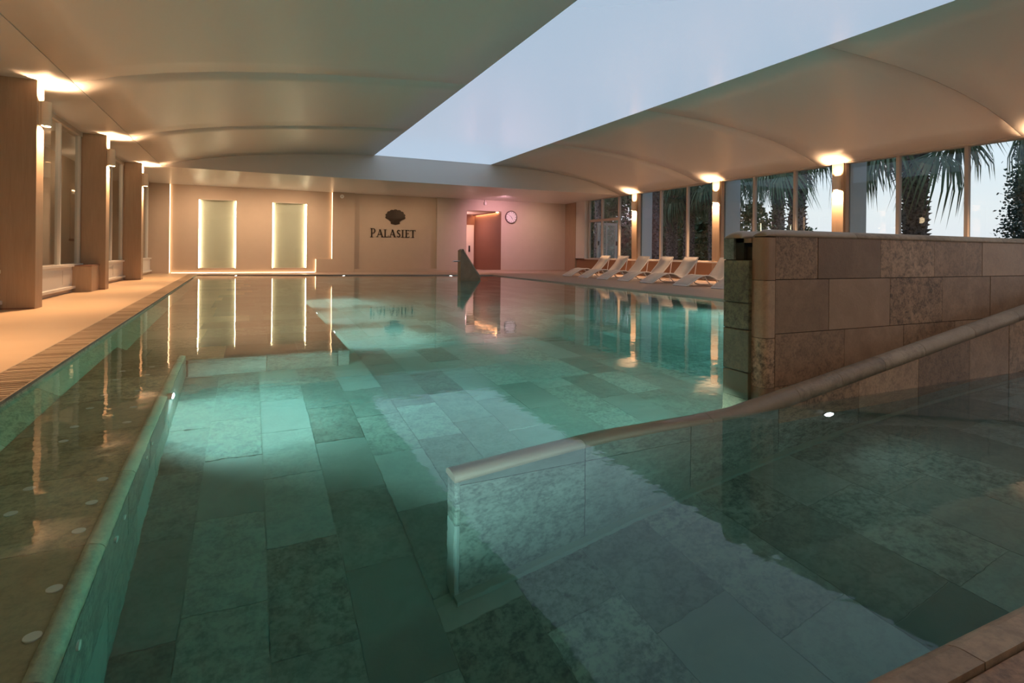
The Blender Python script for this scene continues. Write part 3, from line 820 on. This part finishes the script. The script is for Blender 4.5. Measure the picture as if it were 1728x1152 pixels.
# ================================================================== UNDERWATER LAMPS
UW = (.80, .97, 1.0)
def pool_lamp(loc, d, label, watts=POOL_W, size=1.5, r=.05, grp='underwater spotlights'):
    s = empty('pool_lamp', loc, label=label, cat='pool light', group=grp)
    dv = Vector(d).normalized()
    nv = Vector((math.copysign(1, dv.x), 0, 0)) if abs(dv.x) > abs(dv.y) else Vector((0, math.copysign(1, dv.y), 0))
    q_ = nv.to_track_quat('Z', 'Y')
    s.rotation_euler = q_.to_euler()
    bz = MB().cyl((0, 0, -.02), r + .012, .025, 2, 20).build('bezel', M['metal'], s); MB().cyl((0, 0, .004), r, .006, 2, 20).build('lens', M['pool_lens'], bz)
    l = spot('lamp_beam', (0, 0, .03), q_.inverted() @ dv, watts, UW, size, 1.0, .04, s)
    return s
pool_lamp((bx_(4.35) + .02, 4.35, -.42), (1, .55, -1.2), 'bright underwater lamp in the bench front, nearest the camera', POOL_W * 1.5, 2.3)
for i, y in enumerate((7.1, 9.1, 11.1)):
    pool_lamp((.92, y, -.72), (1, .05, -1.0), ['first underwater lamp in the platform side', 'second underwater lamp in the platform side', 'third underwater lamp in the platform side'][i], POOL_W * (1.5, 2.2, 2.6)[i], 2.6)
for x, w in ((-.45, 'below the left glass panel'), (2.98, 'below the round detector'), (6.65, 'below the right edge of the sign recess')):
    pool_lamp((x, far_y(x) - .04, -.22), (-.22, -1, -.1), 'underwater lamp in the far pool wall ' + w, POOL_W * .7, 2.4)
pool_lamp((bx_(1.3) + .02, 1.3, -.45), (1.22, 1.0, .0), 'added unseen underwater lamp in the bench front below the picture edge', POOL_W * .9, .8)  # added out of view to brighten the free end of the dividing wall
pool_lamp((3.17, RY - .005, -.30), (0, -1, -.15), 'round underwater lamp in the dividing wall', 5.0, 2.4, .035)
for i, y in enumerate((4.2, 5.6, 7.0)):
    pool_lamp((8.17, y, -.35), (-1, 0, -.22), 'added underwater fill lamp in the right pool wall, hidden behind the tall stone wall, %s one' % ['nearest', 'middle', 'farthest'][i], POOL_W * 3.0, 2.4)  # added fill for the middle of the pool floor, kept out of sight
pool_lamp((1.25, PY0 + .02, -.45), (-.05, 1, .05), 'added unseen underwater fill lamp in the near pool wall, left one', POOL_W * .17, 1.5)  # added fill for the front face of the dividing wall, out of view
pool_lamp((2.5, PY0 + .02, -.35), (-.1, 1, .0), 'added unseen underwater fill lamp in the near pool wall, right one', POOL_W * .08, 1.6)  # second unseen fill, added for the same wall face
for i, x in enumerate((1.55, 2.45)):
    pool_lamp((x, RY + WT + .03, -.55), (.25, 1, -.12), 'added hidden underwater fill lamp on the back of the dividing wall, %s' % ['left one', 'right one'][i], POOL_W * 1.1, 2.5)  # added to brighten the floor beyond; the wall hides them

# ================================================================== THINGS
# loungers
prof = [(0, .02), (.14, .10), (.37, .22), (.53, .275), (.65, .285), (.76, .275), (.88, .23), (.98, .175), (1.08, .155), (1.18, .185), (1.29, .265), (1.40, .375), (1.50, .475), (1.60, .60), (1.70, .745)]
LW = .55
lg = empty('sun_lounger', (0, 0, 0))
sm_ = MB(); n = len(prof)
vs = [(x, y, z) for y in (-LW / 2, LW / 2) for x, z in prof]
sm_.add(vs, [(i, i + 1, n + i + 1, n + i) for i in range(n - 1)], True)
so = sm_.build('sling', M['sling'], lg); sd = so.modifiers.new('solid', 'SOLIDIFY'); sd.thickness = .012
for sgn in (-1, 1):
    MB().tube([(x, sgn * LW / 2, z) for x, z in prof], .019, 8).build('side_rail', M['lounger'], lg)
    MB().tube([(.58, sgn * LW / 2, .26), (.66, sgn * LW / 2, .15), (.78, sgn * LW / 2, .05), (.92, sgn * LW / 2, .015), (1.2, sgn * LW / 2, .015), (1.4, sgn * LW / 2, .03)], .015, 8).build('front_leg', M['lounger'], lg)
    MB().tube([(1.685, sgn * LW / 2, .73), (1.62, sgn * LW / 2, .52), (1.58, sgn * LW / 2, .25), (1.56, sgn * LW / 2, .01)], .015, 8).build('rear_leg', M['lounger'], lg)
for i in (0, n - 1): MB().tube([(prof[i][0], -LW / 2, prof[i][1]), (prof[i][0], LW / 2, prof[i][1])], .017, 8).build('cross_bar', M['lounger'], lg)
llab = ['farthest white mesh lounger, nearest the back wall', 'second white mesh lounger from the back wall', 'third white mesh lounger from the back wall', 'fourth white mesh lounger from the back wall',
        'fifth white mesh lounger from the back wall, fully seen', 'sixth white mesh lounger, its backrest meeting the stone wall edge', 'seventh white mesh lounger, only its foot showing beside the stone wall']
for i, y in enumerate((17.3, 16.1, 14.96, 13.86, 12.72, 11.3, 10.0)):
    o = lg if i == 0 else copy_tree(lg)
    o.location = (10.33 + R.uniform(-.04, .04), y + LW / 2, D); o.rotation_euler = (0, 0, R.uniform(-.02, .02))
    tag(o, llab[i], 'lounger', 'white loungers on the right deck')

# clock
ck = empty('wall_clock', (10.44, YF - .03, 2.43), label='round white wall clock to the right of the doorway', cat='clock')
MB().cyl((0, .03, 0), .285, -.05, 1, 40).build('rim', M['clockrim'], ck)
MB().cyl((0, -.02, 0), .245, -.004, 1, 40).build('face', M['clockface'], ck)
for k in range(12):
    a = k * pi / 6; c_, s_ = math.cos(a), math.sin(a)
    MB().add([(s_ * .19 - c_ * .01, -.026, c_ * .19 + s_ * .01), (s_ * .19 + c_ * .01, -.026, c_ * .19 - s_ * .01), (s_ * .23 + c_ * .01, -.026, c_ * .23 - s_ * .01), (s_ * .23 - c_ * .01, -.026, c_ * .23 + s_ * .01)], [(0, 1, 2, 3)]).build('hour_mark', M['black'], ck)
for a, L_, w_ in ((2.6, .13, .010), (5.4, .19, .007)):
    c_, s_ = math.cos(a), math.sin(a)
    MB().add([(-c_ * w_, -.030, s_ * w_), (c_ * w_, -.030, -s_ * w_), (s_ * L_ + c_ * w_ * .5, -.030, c_ * L_ - s_ * w_ * .5), (s_ * L_ - c_ * w_ * .5, -.030, c_ * L_ + s_ * w_ * .5)], [(0, 1, 2, 3)]).build('hand', M['black'], ck)
# detectors
d1 = empty('wall_siren', (3.20, YF, 2.98), label='small round cream device high on the wall left of the sign', cat='device')
MB().cyl((0, 0, 0), .075, -.04, 1, 20).build('body', M['nozzle'], d1); MB().cyl((0, -.04, 0), .035, -.015, 1, 16).build('centre', M['white'], d1)
d2 = empty('emergency_light', (9.19, YF - .05, 2.99), label='small white device under the ceiling above the doorway', cat='device')
MB().box(-.045, .045, -.05, .05, -.08, .05).build('body', M['white'], d2, bevel=.01); MB().cyl((0, 0, .05), .02, .10, 2, 12).build('stem', M['white'], d2)

# sign: emblem + letters
SY = YF + .18
sg = empty('wall_sign', (5.3, SY, 1.45), label='dark bronze shell emblem over the word PALASIET in the wall recess', cat='sign')
def SG(m, name): o = m.build(name, M['bronze'], None); o.parent = sg; o.matrix_parent_inverse = Matrix.Translation((-5.3, -SY, -1.45)); return o
def polyset(polys, name):
    mb = MB()
    for p in polys: mb.prism(p, 1, SY - .03, SY + .0)
    return SG(mb, name)
# shell outline: scalloped fan
cx, cz0 = 5.335, 2.14
outl = []
nl = 9
for k in range(nl):
    for j in range(5):
        a = math.radians(-24 + (228) * (k + j / 5) / nl)
        r = .335 + .03 * math.sin(pi * j / 5)
        outl.append((cx + r * 1.14 * math.cos(a), cz0 + .145 + r * .8 * math.sin(a)))
outl = outl + [(cx - .28, cz0 + .01), (cx - .175, cz0 - .07), (cx - .185, cz0 - .15), (cx - .06, cz0 - .18), (cx, cz0 - .195), (cx + .06, cz0 - .18), (cx + .185, cz0 - .15), (cx + .175, cz0 - .07), (cx + .28, cz0 + .01)]
# fan of quads around the foot so the shape stays star-convex
c0 = (cx, cz0 + .04)
shell_ = MB(); n = len(outl)
vs = [(c0[0], SY - .05, c0[1]), (c0[0], SY, c0[1])] + [(x, SY - .03, z) for x, z in outl] + [(x, SY, z) for x, z in outl]
fs = [(0, 2 + i, 2 + (i + 1) % n) for i in range(n)] + [(1, 2 + n + (i + 1) % n, 2 + n + i) for i in range(n)] + [(2 + i, 2 + n + i, 2 + n + (i + 1) % n, 2 + (i + 1) % n) for i in range(n)]
em = SG(shell_.add(vs, fs), 'emblem'); em['label'] = 'scallop shell emblem'
def bar(x0, z0, x1, z1, w): # slanted stroke of horizontal width w
    return [(x0 - w / 2, z0), (x0 + w / 2, z0), (x1 + w / 2, z1), (x1 - w / 2, z1)]
def rect(x0, x1, z0, z1): return [(x0, z0), (x1, z0), (x1, z1), (x0, z1)]
def arcs(cx_, cz_, rx, rz, a0, a1, tf, n=14):
    out_ = []
    for i in range(n):
        ps = []
        for t in (i / n, (i + 1) / n):
            a = math.radians(a0 + (a1 - a0) * t); th = tf(a)
            ps.append(((cx_ + rx * math.cos(a), cz_ + rz * math.sin(a)), (cx_ + (rx - th) * math.cos(a), cz_ + (rz - th) * math.sin(a))))
        out_.append([ps[0][0], ps[1][0], ps[1][1], ps[0][1]])
    return out_
T, t_ = .050, .020
def serif(x, z, w=.06): return rect(x - w, x + w, z, z + .014)
def letter(ch, x, z, h):
    P_ = []
    if ch == 'P':
        P_ += [rect(x + .03, x + .03 + T, z, z + h), serif(x + .055, z), rect(x - .005, x + .06, z + h - .014, z + h)]
        P_ += [rect(x + .07, x + .12, z + h - .018, z + h), rect(x + .07, x + .12, z + h * .44, z + h * .44 + .018)]
        P_ += arcs(x + .12, z + h * .72, .085, h * .28, -90, 90, lambda a: .018 + .03 * abs(math.cos(a)))
        return P_, .235
    if ch == 'A':
        P_ += [bar(x + .02, z, x + .125, z + h, t_), bar(x + .225, z, x + .125, z + h, T + .008), rect(x + .06, x + .19, z + h * .33, z + h * .33 + .016), serif(x + .02, z, .045), serif(x + .225, z, .05)]
        return P_, .255
    if ch == 'L':
        P_ += [rect(x + .03, x + .03 + T, z, z + h), serif(x + .055, z), serif(x + .055, z + h - .014), rect(x + .05, x + .19, z, z + .018), rect(x + .178, x + .192, z, z + .07)]
        return P_, .205
    if ch == 'I':
        P_ += [rect(x + .03, x + .03 + T, z, z + h), serif(x + .055, z), serif(x + .055, z + h - .014)]
        return P_, .125
    if ch == 'E':
        P_ += [rect(x + .03, x + .03 + T, z, z + h), serif(x + .05, z, .05), serif(x + .05, z + h - .014, .05), rect(x + .05, x + .18, z, z + .018), rect(x + .05, x + .175, z + h - .018, z + h), rect(x + .05, x + .15, z + h * .5, z + h * .5 + .018),
               rect(x + .168, x + .182, z, z + .06), rect(x + .163, x + .177, z + h - .06, z + h), rect(x + .14, x + .152, z + h * .5 - .025, z + h * .5 + .04)]
        return P_, .20
    if ch == 'T':
        P_ += [rect(x + .085, x + .085 + T, z, z + h), serif(x + .11, z), rect(x, x + .22, z + h - .02, z + h), rect(x, x + .014, z + h - .06, z + h), rect(x + .206, x + .22, z + h - .06, z + h)]
        return P_, .22
    if ch == 'S':
        f = lambda a: .022 + .022 * abs(math.cos(a + .6))
        P_ += arcs(x + .095, z + h * .745, .068, h * .255, 20, 250, f) + arcs(x + .095, z + h * .27, .078, h * .27, 70, -160, f)
        P_ += [bar(x + .062, z + h * .56, x + .062, z + h * .60, .02), [(x + .035, z + h * .60), (x + .085, z + h * .66), (x + .165, z + h * .42), (x + .125, z + h * .36)]]
        return P_, .185
x = 4.33
for i, ch in enumerate('PALASIET'):
    h = .355 if i == 0 else .31
    ps, adv = letter(ch, x, 1.44 if i else 1.43, h)
    o = polyset(ps, 'letter')
    x += adv + .024

# stone fin with handrail standing in the far pool
for xx, ww in ((1.5, 70), (5.5, 85)):
    spot('hall_fill', (xx, -2.6, 3.3), (.12, 1, -.62), ww, (1, .66, .38), 1.9, 1.0, .12)  # added warm fill from behind the camera for the stone wall
fin = empty('stone_fin', (6.1, 17.0, 0), label='dark wedge-shaped stone fin standing in the pool before the doorway', cat='fin')
MB().add([(0, 0, -1.2), (0, 0, .93), (.06, 0, .93), (.66, 0, .04), (.95, 0, -.4), (.95, 0, -1.2), (0, .28, -1.2), (0, .28, .93), (.06, .28, .93), (.66, .28, .04), (.95, .28, -.4), (.95, .28, -1.2)],
         [(0, 1, 2, 3, 4, 5), (11, 10, 9, 8, 7, 6), (0, 6, 7, 1), (1, 7, 8, 2), (2, 8, 9, 3), (3, 9, 10, 4), (4, 10, 11, 5), (5, 11, 6, 0)]).build('body', M['stone'], fin)
MB().hexa([(.04, -.01), (.10, -.01), (.10, .29), (.04, .29)], .90, [.95] * 4).build('cap', M['coping'], fin)
MB().add([(.05, -.01, .95), (.08, -.01, .97), (.70, -.01, .05), (.66, -.01, .02), (.05, .29, .95), (.08, .29, .97), (.70, .29, .05), (.66, .29, .02)],
         [(0, 1, 2, 3), (7, 6, 5, 4), (0, 4, 5, 1), (1, 5, 6, 2), (2, 6, 7, 3), (3, 7, 4, 0)]).build('sloping_coping', M['coping'], fin)
hr = empty('handrail', (6.1, 17.05, .58), label='short steel handrail on the left side of the stone fin', cat='handrail')
MB().tube([(.06, 0, 0), (-.22, 0, 0), (-.25, 0, -.03)], .014, 8).build('bar', M['metal'], hr)
MB().tube([(0, .12, -.02), (-.16, .12, -.02)], .012, 8).build('bar', M['metal'], hr)

# corridor door
cdr = empty('corridor_door', (9.35, 25.78, D), label='pale lilac door at the end of the corridor', cat='door')
lf = MB().box(-.40, .55, -.04, .0, 0, 2.16).build('leaf', M['white'], cdr); MB().box(.28, .34, -.10, -.04, .85, 1.15).build('handle', M['black'], lf, label='black handle')
MB().box(-.46, -.40, -.05, 0, 0, 2.22).build('frame', M['brown_wall'], cdr)
pk = bpy.data.lights.new('pink_downlight', 'SPOT'); pk.energy = 190; pk.color = (1.0, .50, .62); pk.spot_size = 2.2; pk.spot_blend = 1; pk.shadow_soft_size = .15
po = bpy.data.objects.new('pink_downlight', pk); COL.objects.link(po); po.location = (9.3, 20.6, 3.05)
po.rotation_euler = Vector((.25, 1, -.75)).to_track_quat('-Z', 'Y').to_euler()
point('corridor_fill', (8.9, 24.6, 2.2), 32, (1.0, .55, .55), .2)  # added pinkish fill inside the doorway corridor, no fixture

# ================================================================== OUTSIDE
MB().box(13.62, 120, -40, 140, -.6, -.3).build('ground', M['lawn'], label='garden lawn outside the right windows', cat='lawn', kind='structure')
def frond_mesh(seed, drop, L=1.5):
    r = random.Random(seed); mb = MB()
    # petiole along +x with drooping end, then a fan of folded narrow blades
    pet = [Vector((0, 0, 0)), Vector((.45 * L, 0, .10 * L)), Vector((.8 * L, 0, .04 * L - drop * .15))]
    for i in range(2):
        a, b = pet[i], pet[i + 1]; w = .014
        mb.add([a + Vector((0, w, 0)), a + Vector((0, -w, 0)), b + Vector((0, -w, 0)), b + Vector((0, w, 0))], [(0, 1, 2, 3)])
    base = pet[2]
    nb_ = 24
    for i in range(nb_):
        an = math.radians(-105 + 210 * i / (nb_ - 1)) + r.uniform(-.04, .04)
        d = Vector((math.cos(an), math.sin(an), 0)); side = Vector((-d.y, d.x, 0))
        ln = L * (.75 + .15 * math.cos(an)) * r.uniform(.85, 1.05)
        p1 = base + d * ln * .5 + Vector((0, 0, -drop * .18 * L)); p2 = base + d * ln * .72 + Vector((0, 0, -drop * .5 * L)); p3 = base + d * ln * .80 + Vector((0, 0, -drop * (.85 + r.uniform(0, .25)) * L))
        w = .028 * L
        mb.add([base, p1 + side * w, p1 - side * w], [(0, 1, 2)])
        mb.add([p1 + side * w, p1 - side * w, p2 - side * w * .6, p2 + side * w * .6], [(0, 1, 2, 3)])
        mb.add([p2 + side * w * .6, p2 - side * w * .6, p3], [(0, 1, 2)])
    return mb
fr_me = []
for i in range(3):
    me = frond_mesh(40 + i, .75 + .25 * i).mesh('frond'); me.materials.append(M['palm_leaf']); fr_me.append(me)
dead_me = []
for i in range(2):
    me = frond_mesh(60 + i, 1.0, 1.1).mesh('dry_frond'); me.materials.append(M['dead_leaf']); dead_me.append(me)
def palm(x, y, tr, ztop, label, nfr=30, size=1.0, skirt=8, boots=True, zb=-.3, seed=1):
    r = random.Random(seed)
    p = empty('fan_palm', (x, y, zb), label=label, cat='palm', group='fan palms in the garden')
    H_ = ztop - zb
    lean = Vector((r.uniform(-.02, .02), r.uniform(-.02, .02), 0))
    pts_, rad = [], []
    nz = 14
    for i in range(nz + 1):
        t = i / nz; pts_.append(Vector((0, 0, H_ * t)) + lean * H_ * t); rad.append(tr * (.50 + .06 * math.sin(i * 2.1) + (.12 if t < .08 else 0)))
    MB().tube(pts_, tr / 2, 14, True, rad).build('trunk', M['bark'], p)
    if boots:
        bt = MB(); nb_ = int(H_ * 42)
        for i in range(nb_):
            z = H_ * (i + r.random()) / nb_; a = i * 2.4 + r.uniform(-.2, .2); c_, s_ = math.cos(a), math.sin(a)
            ro = tr * .47; L_ = r.uniform(.06, .13) * (1.5 if r.random() < .12 else 1) * tr / .5; w = r.uniform(.035, .06) * tr / .5
            b0 = Vector((c_ * ro, s_ * ro, z)) + lean * z; tip = b0 + Vector((c_ * L_, s_ * L_, L_ * .7)); sd_ = Vector((-s_, c_, 0)) * w
            bt.add([b0 + sd_, b0 - sd_, tip - sd_ * .5, tip + sd_ * .5, b0 + Vector((0, 0, .10)) + sd_ * .8, b0 + Vector((0, 0, .10)) - sd_ * .8], [(0, 1, 2, 3), (3, 2, 5, 4), (0, 3, 4), (1, 5, 2)])
        bt.build('leaf_base_field', M['bark'], p, kind='stuff')
    top = Vector((0, 0, H_)) + lean * H_
    nfr = int(nfr * .62)
    for i in range(nfr):
        me = fr_me[i % 3]; t = i / nfr
        o = obj('frond', me, p); o.location = top + Vector((0, 0, r.uniform(-.1, .15)))
        pitch = math.radians(-62 + 88 * t + r.uniform(-8, 8))
        o.rotation_euler = (r.uniform(-.2, .2), pitch, i * 2.4 + r.uniform(-.2, .2)); s_ = size * r.uniform(.85, 1.1); o.scale = (s_,) * 3
    for i in range(skirt // 2):
        o = obj('dry_frond', dead_me[i % 2], p); o.location = top + Vector((0, 0, -.15))
        o.rotation_euler = (0, math.radians(r.uniform(62, 82)), i * 2.4); o.scale = (size * .8,) * 3
    return p
palm(18.0, 10.14, .62, 4.55, 'thick fan palm with shaggy trunk right of the nearest visible right pilaster', 34, 0.97, 10, seed=3)
palm(20.0, 15.75, .62, 4.9, 'fan palm with thick trunk just left of the nearest visible right pilaster', 30, 0.97, 8, seed=4)
palm(23.0, 19.1, .55, 5.3, 'slimmer fan palm seen beside the thick one over the stone wall', 26, 0.97, 8, seed=5)
palm(24.0, 23.0, .46, 5.3, 'slender fan palm just right of the middle right pilaster', 24, 1.01, 6, seed=6)
palm(20.0, 21.9, .5, 4.0, 'fan palm with low green crown left of the middle pilaster', 30, 0.86, 6, seed=7)
palm(20.0, 23.1, .55, 3.9, 'fan palm with pale scaly trunk behind the loungers', 30, 0.94, 6, seed=8)
palm(16.0, 19.7, .42, 5.2, 'fan palm trunk with pale grey scales right of the farthest pilaster', 26, 0.94, 6, seed=9)
palm(18.0, 27.0, .46, 5.4, 'shaggy palm trunk left of the farthest right pilaster', 24, 0.94, 6, seed=10)
palm(20.0, 20.2, .48, 4.4, 'fan palm half hidden by the middle right pilaster', 24, 0.94, 6, seed=12)
palm(15.9, 5.3, .5, 4.5, 'fan palm at the right picture edge, only hanging frond tips showing', 26, 0.86, 4, seed=11)

def leaf_cloud(n_, rx, ry, rz, size, seed, cone=False, clump=60):
    if cone: clump = 420
    r = random.Random(seed); mb = MB()
    cl = []
    for i in range(clump):
        a = r.uniform(0, 2 * pi); z = r.random(); rr = (1 - z * .85 if cone else math.sqrt(max(0, 1 - (2 * z - 1) ** 2))) * r.uniform(.5, 1.0)
        cl.append(Vector((rx * rr * math.cos(a), ry * rr * math.sin(a), rz * z)))
    for i in range(n_):
        c = r.choice(cl); p = c + Vector((r.gauss(0, rx * (.07 if cone else .13)), r.gauss(0, ry * (.07 if cone else .13)), r.gauss(0, rz * .05)))
        d = Vector((r.gauss(0, 1), r.gauss(0, 1), r.gauss(0, .8))).normalized(); s_ = d.cross(Vector((r.gauss(0, 1), r.gauss(0, 1), r.gauss(0, 1)))).normalized()
        L_ = size * r.uniform(.7, 1.3); w = L_ * .33
        mb.add([p, p + d * L_ * .5 + s_ * w, p + d * L_, p + d * L_ * .5 - s_ * w], [(0, 1, 2, 3)])
    return mb
def tree(name, x, y, rx, rz, label, cat, mat, n_=3500, size=.12, seed=1, cone=False, zb=-.3, z0=.2, core=True):
    t = empty(name, (x, y, zb), label=label, cat=cat, group='garden greenery outside')
    o = leaf_cloud(n_, rx, rx, rz, size, seed, cone).build('foliage', mat, t, kind='stuff'); o.location = (0, 0, z0)
    tb = MB().tube([(0, 0, 0), (.03, 0, z0 + rz * .3), (0, .03, z0 + rz * .8)], .07, 8, True, [.10, .07, .03])
    for k in range(5):
        a = k * 1.3; tb.tube([(0, 0, z0 + rz * .15 * (k + 1)), (rx * .5 * math.cos(a), rx * .5 * math.sin(a), z0 + rz * (.15 * (k + 1) + .2))], .03, 6, True, [.04, .015])
    tb.build('trunk', M['bark'], t)
    return t
tree('conifer', 18.0, 7.0, 1.2, 6.5, 'dense grey-green conifer at the right picture edge', 'conifer', M['leaf_conifer'], 34000, .085, 21, True, z0=.0)
tree('bush', 20.5, 18.4, .9, 3.2, 'round-leaved shrub right of the middle right pilaster', 'bush', M['leaf_dark'], 3500, .15, 22)
tree('bush', 22.5, 17.6, .9, 2.2, 'low shrub between the palm trunks over the stone wall', 'bush', M['leaf_dark'], 2200, .15, 23)
tree('bush', 18.2, 12.3, .35, 1.35, 'tiny twig tips left of the nearest visible right pilaster', 'bush', M['leaf_dark'], 160, .1, 24)
tlab = ['dark tree behind the far windows, beside the white door', 'dark tree left of the farthest right pilaster', 'dark tree right of the farthest right pilaster', 'tall dark tree behind the pale palm trunks', 'dark tree behind the fourth lounger', 'dark tree behind the low green palm', 'dark low tree left of the middle right pilaster', 'dark shrub mass right behind the middle pilaster']
for i, (x, y, rx, h_) in enumerate([(22, 37, 3.4, 7.5), (23.5, 34.5, 3.2, 7.5), (24.5, 32.0, 3.0, 7.2), (25.5, 30.2, 2.6, 5.6), (25.8, 28.5, 2.6, 4.3), (26.0, 26.8, 2.2, 3.8), (24.5, 25.2, 1.8, 3.0), (26, 25.0, 1.4, 2.2)]):
    tree('garden_tree', x, y, rx, h_, tlab[i], 'tree', M['leaf_dark'], 9000, .30, 30 + i)
# clipped hedge low behind
hg = leaf_cloud(14000, 1, 1, 1, .22, 77)
hb = MB(); r9 = random.Random(5)
for i in range(13000):
    t = r9.random(); x = 17.5 + 9 * t + r9.uniform(-.6, .6); y = 33 - 9 * t + r9.uniform(-.6, .6); z = r9.uniform(0, 1.35)
    d = Vector((r9.gauss(0, 1), r9.gauss(0, 1), r9.gauss(0, 1))).normalized(); s_ = d.cross(Vector((.3, .2, 1))).normalized(); L_ = .16
    p = Vector((x, y, z - .3)); hb.add([p, p + d * L_ * .5 + s_ * .05, p + d * L_, p + d * L_ * .5 - s_ * .05], [(0, 1, 2, 3)])
hb.build('hedge', M['leaf_dark'], label='low dark hedge behind the lounger windows', cat='hedge', kind='stuff')

# light from the wall lamps is refracted through the water surface onto the stone
for o in COL.objects:
    if o.type == 'MESH':
        if o.name.startswith('pool_water'): o.cycles.is_caustics_caster = True
        rt = o
        while rt.parent: rt = rt.parent
        if rt.name.startswith(('bubble_bench', 'bubble_nozzle')): o.cycles.is_caustics_receiver = True
    if o.type == 'LIGHT' and o.parent and o.parent.get('category') == 'wall lamp' and o.parent.location[0] < 0:
        o.data.cycles.is_caustics_light = True
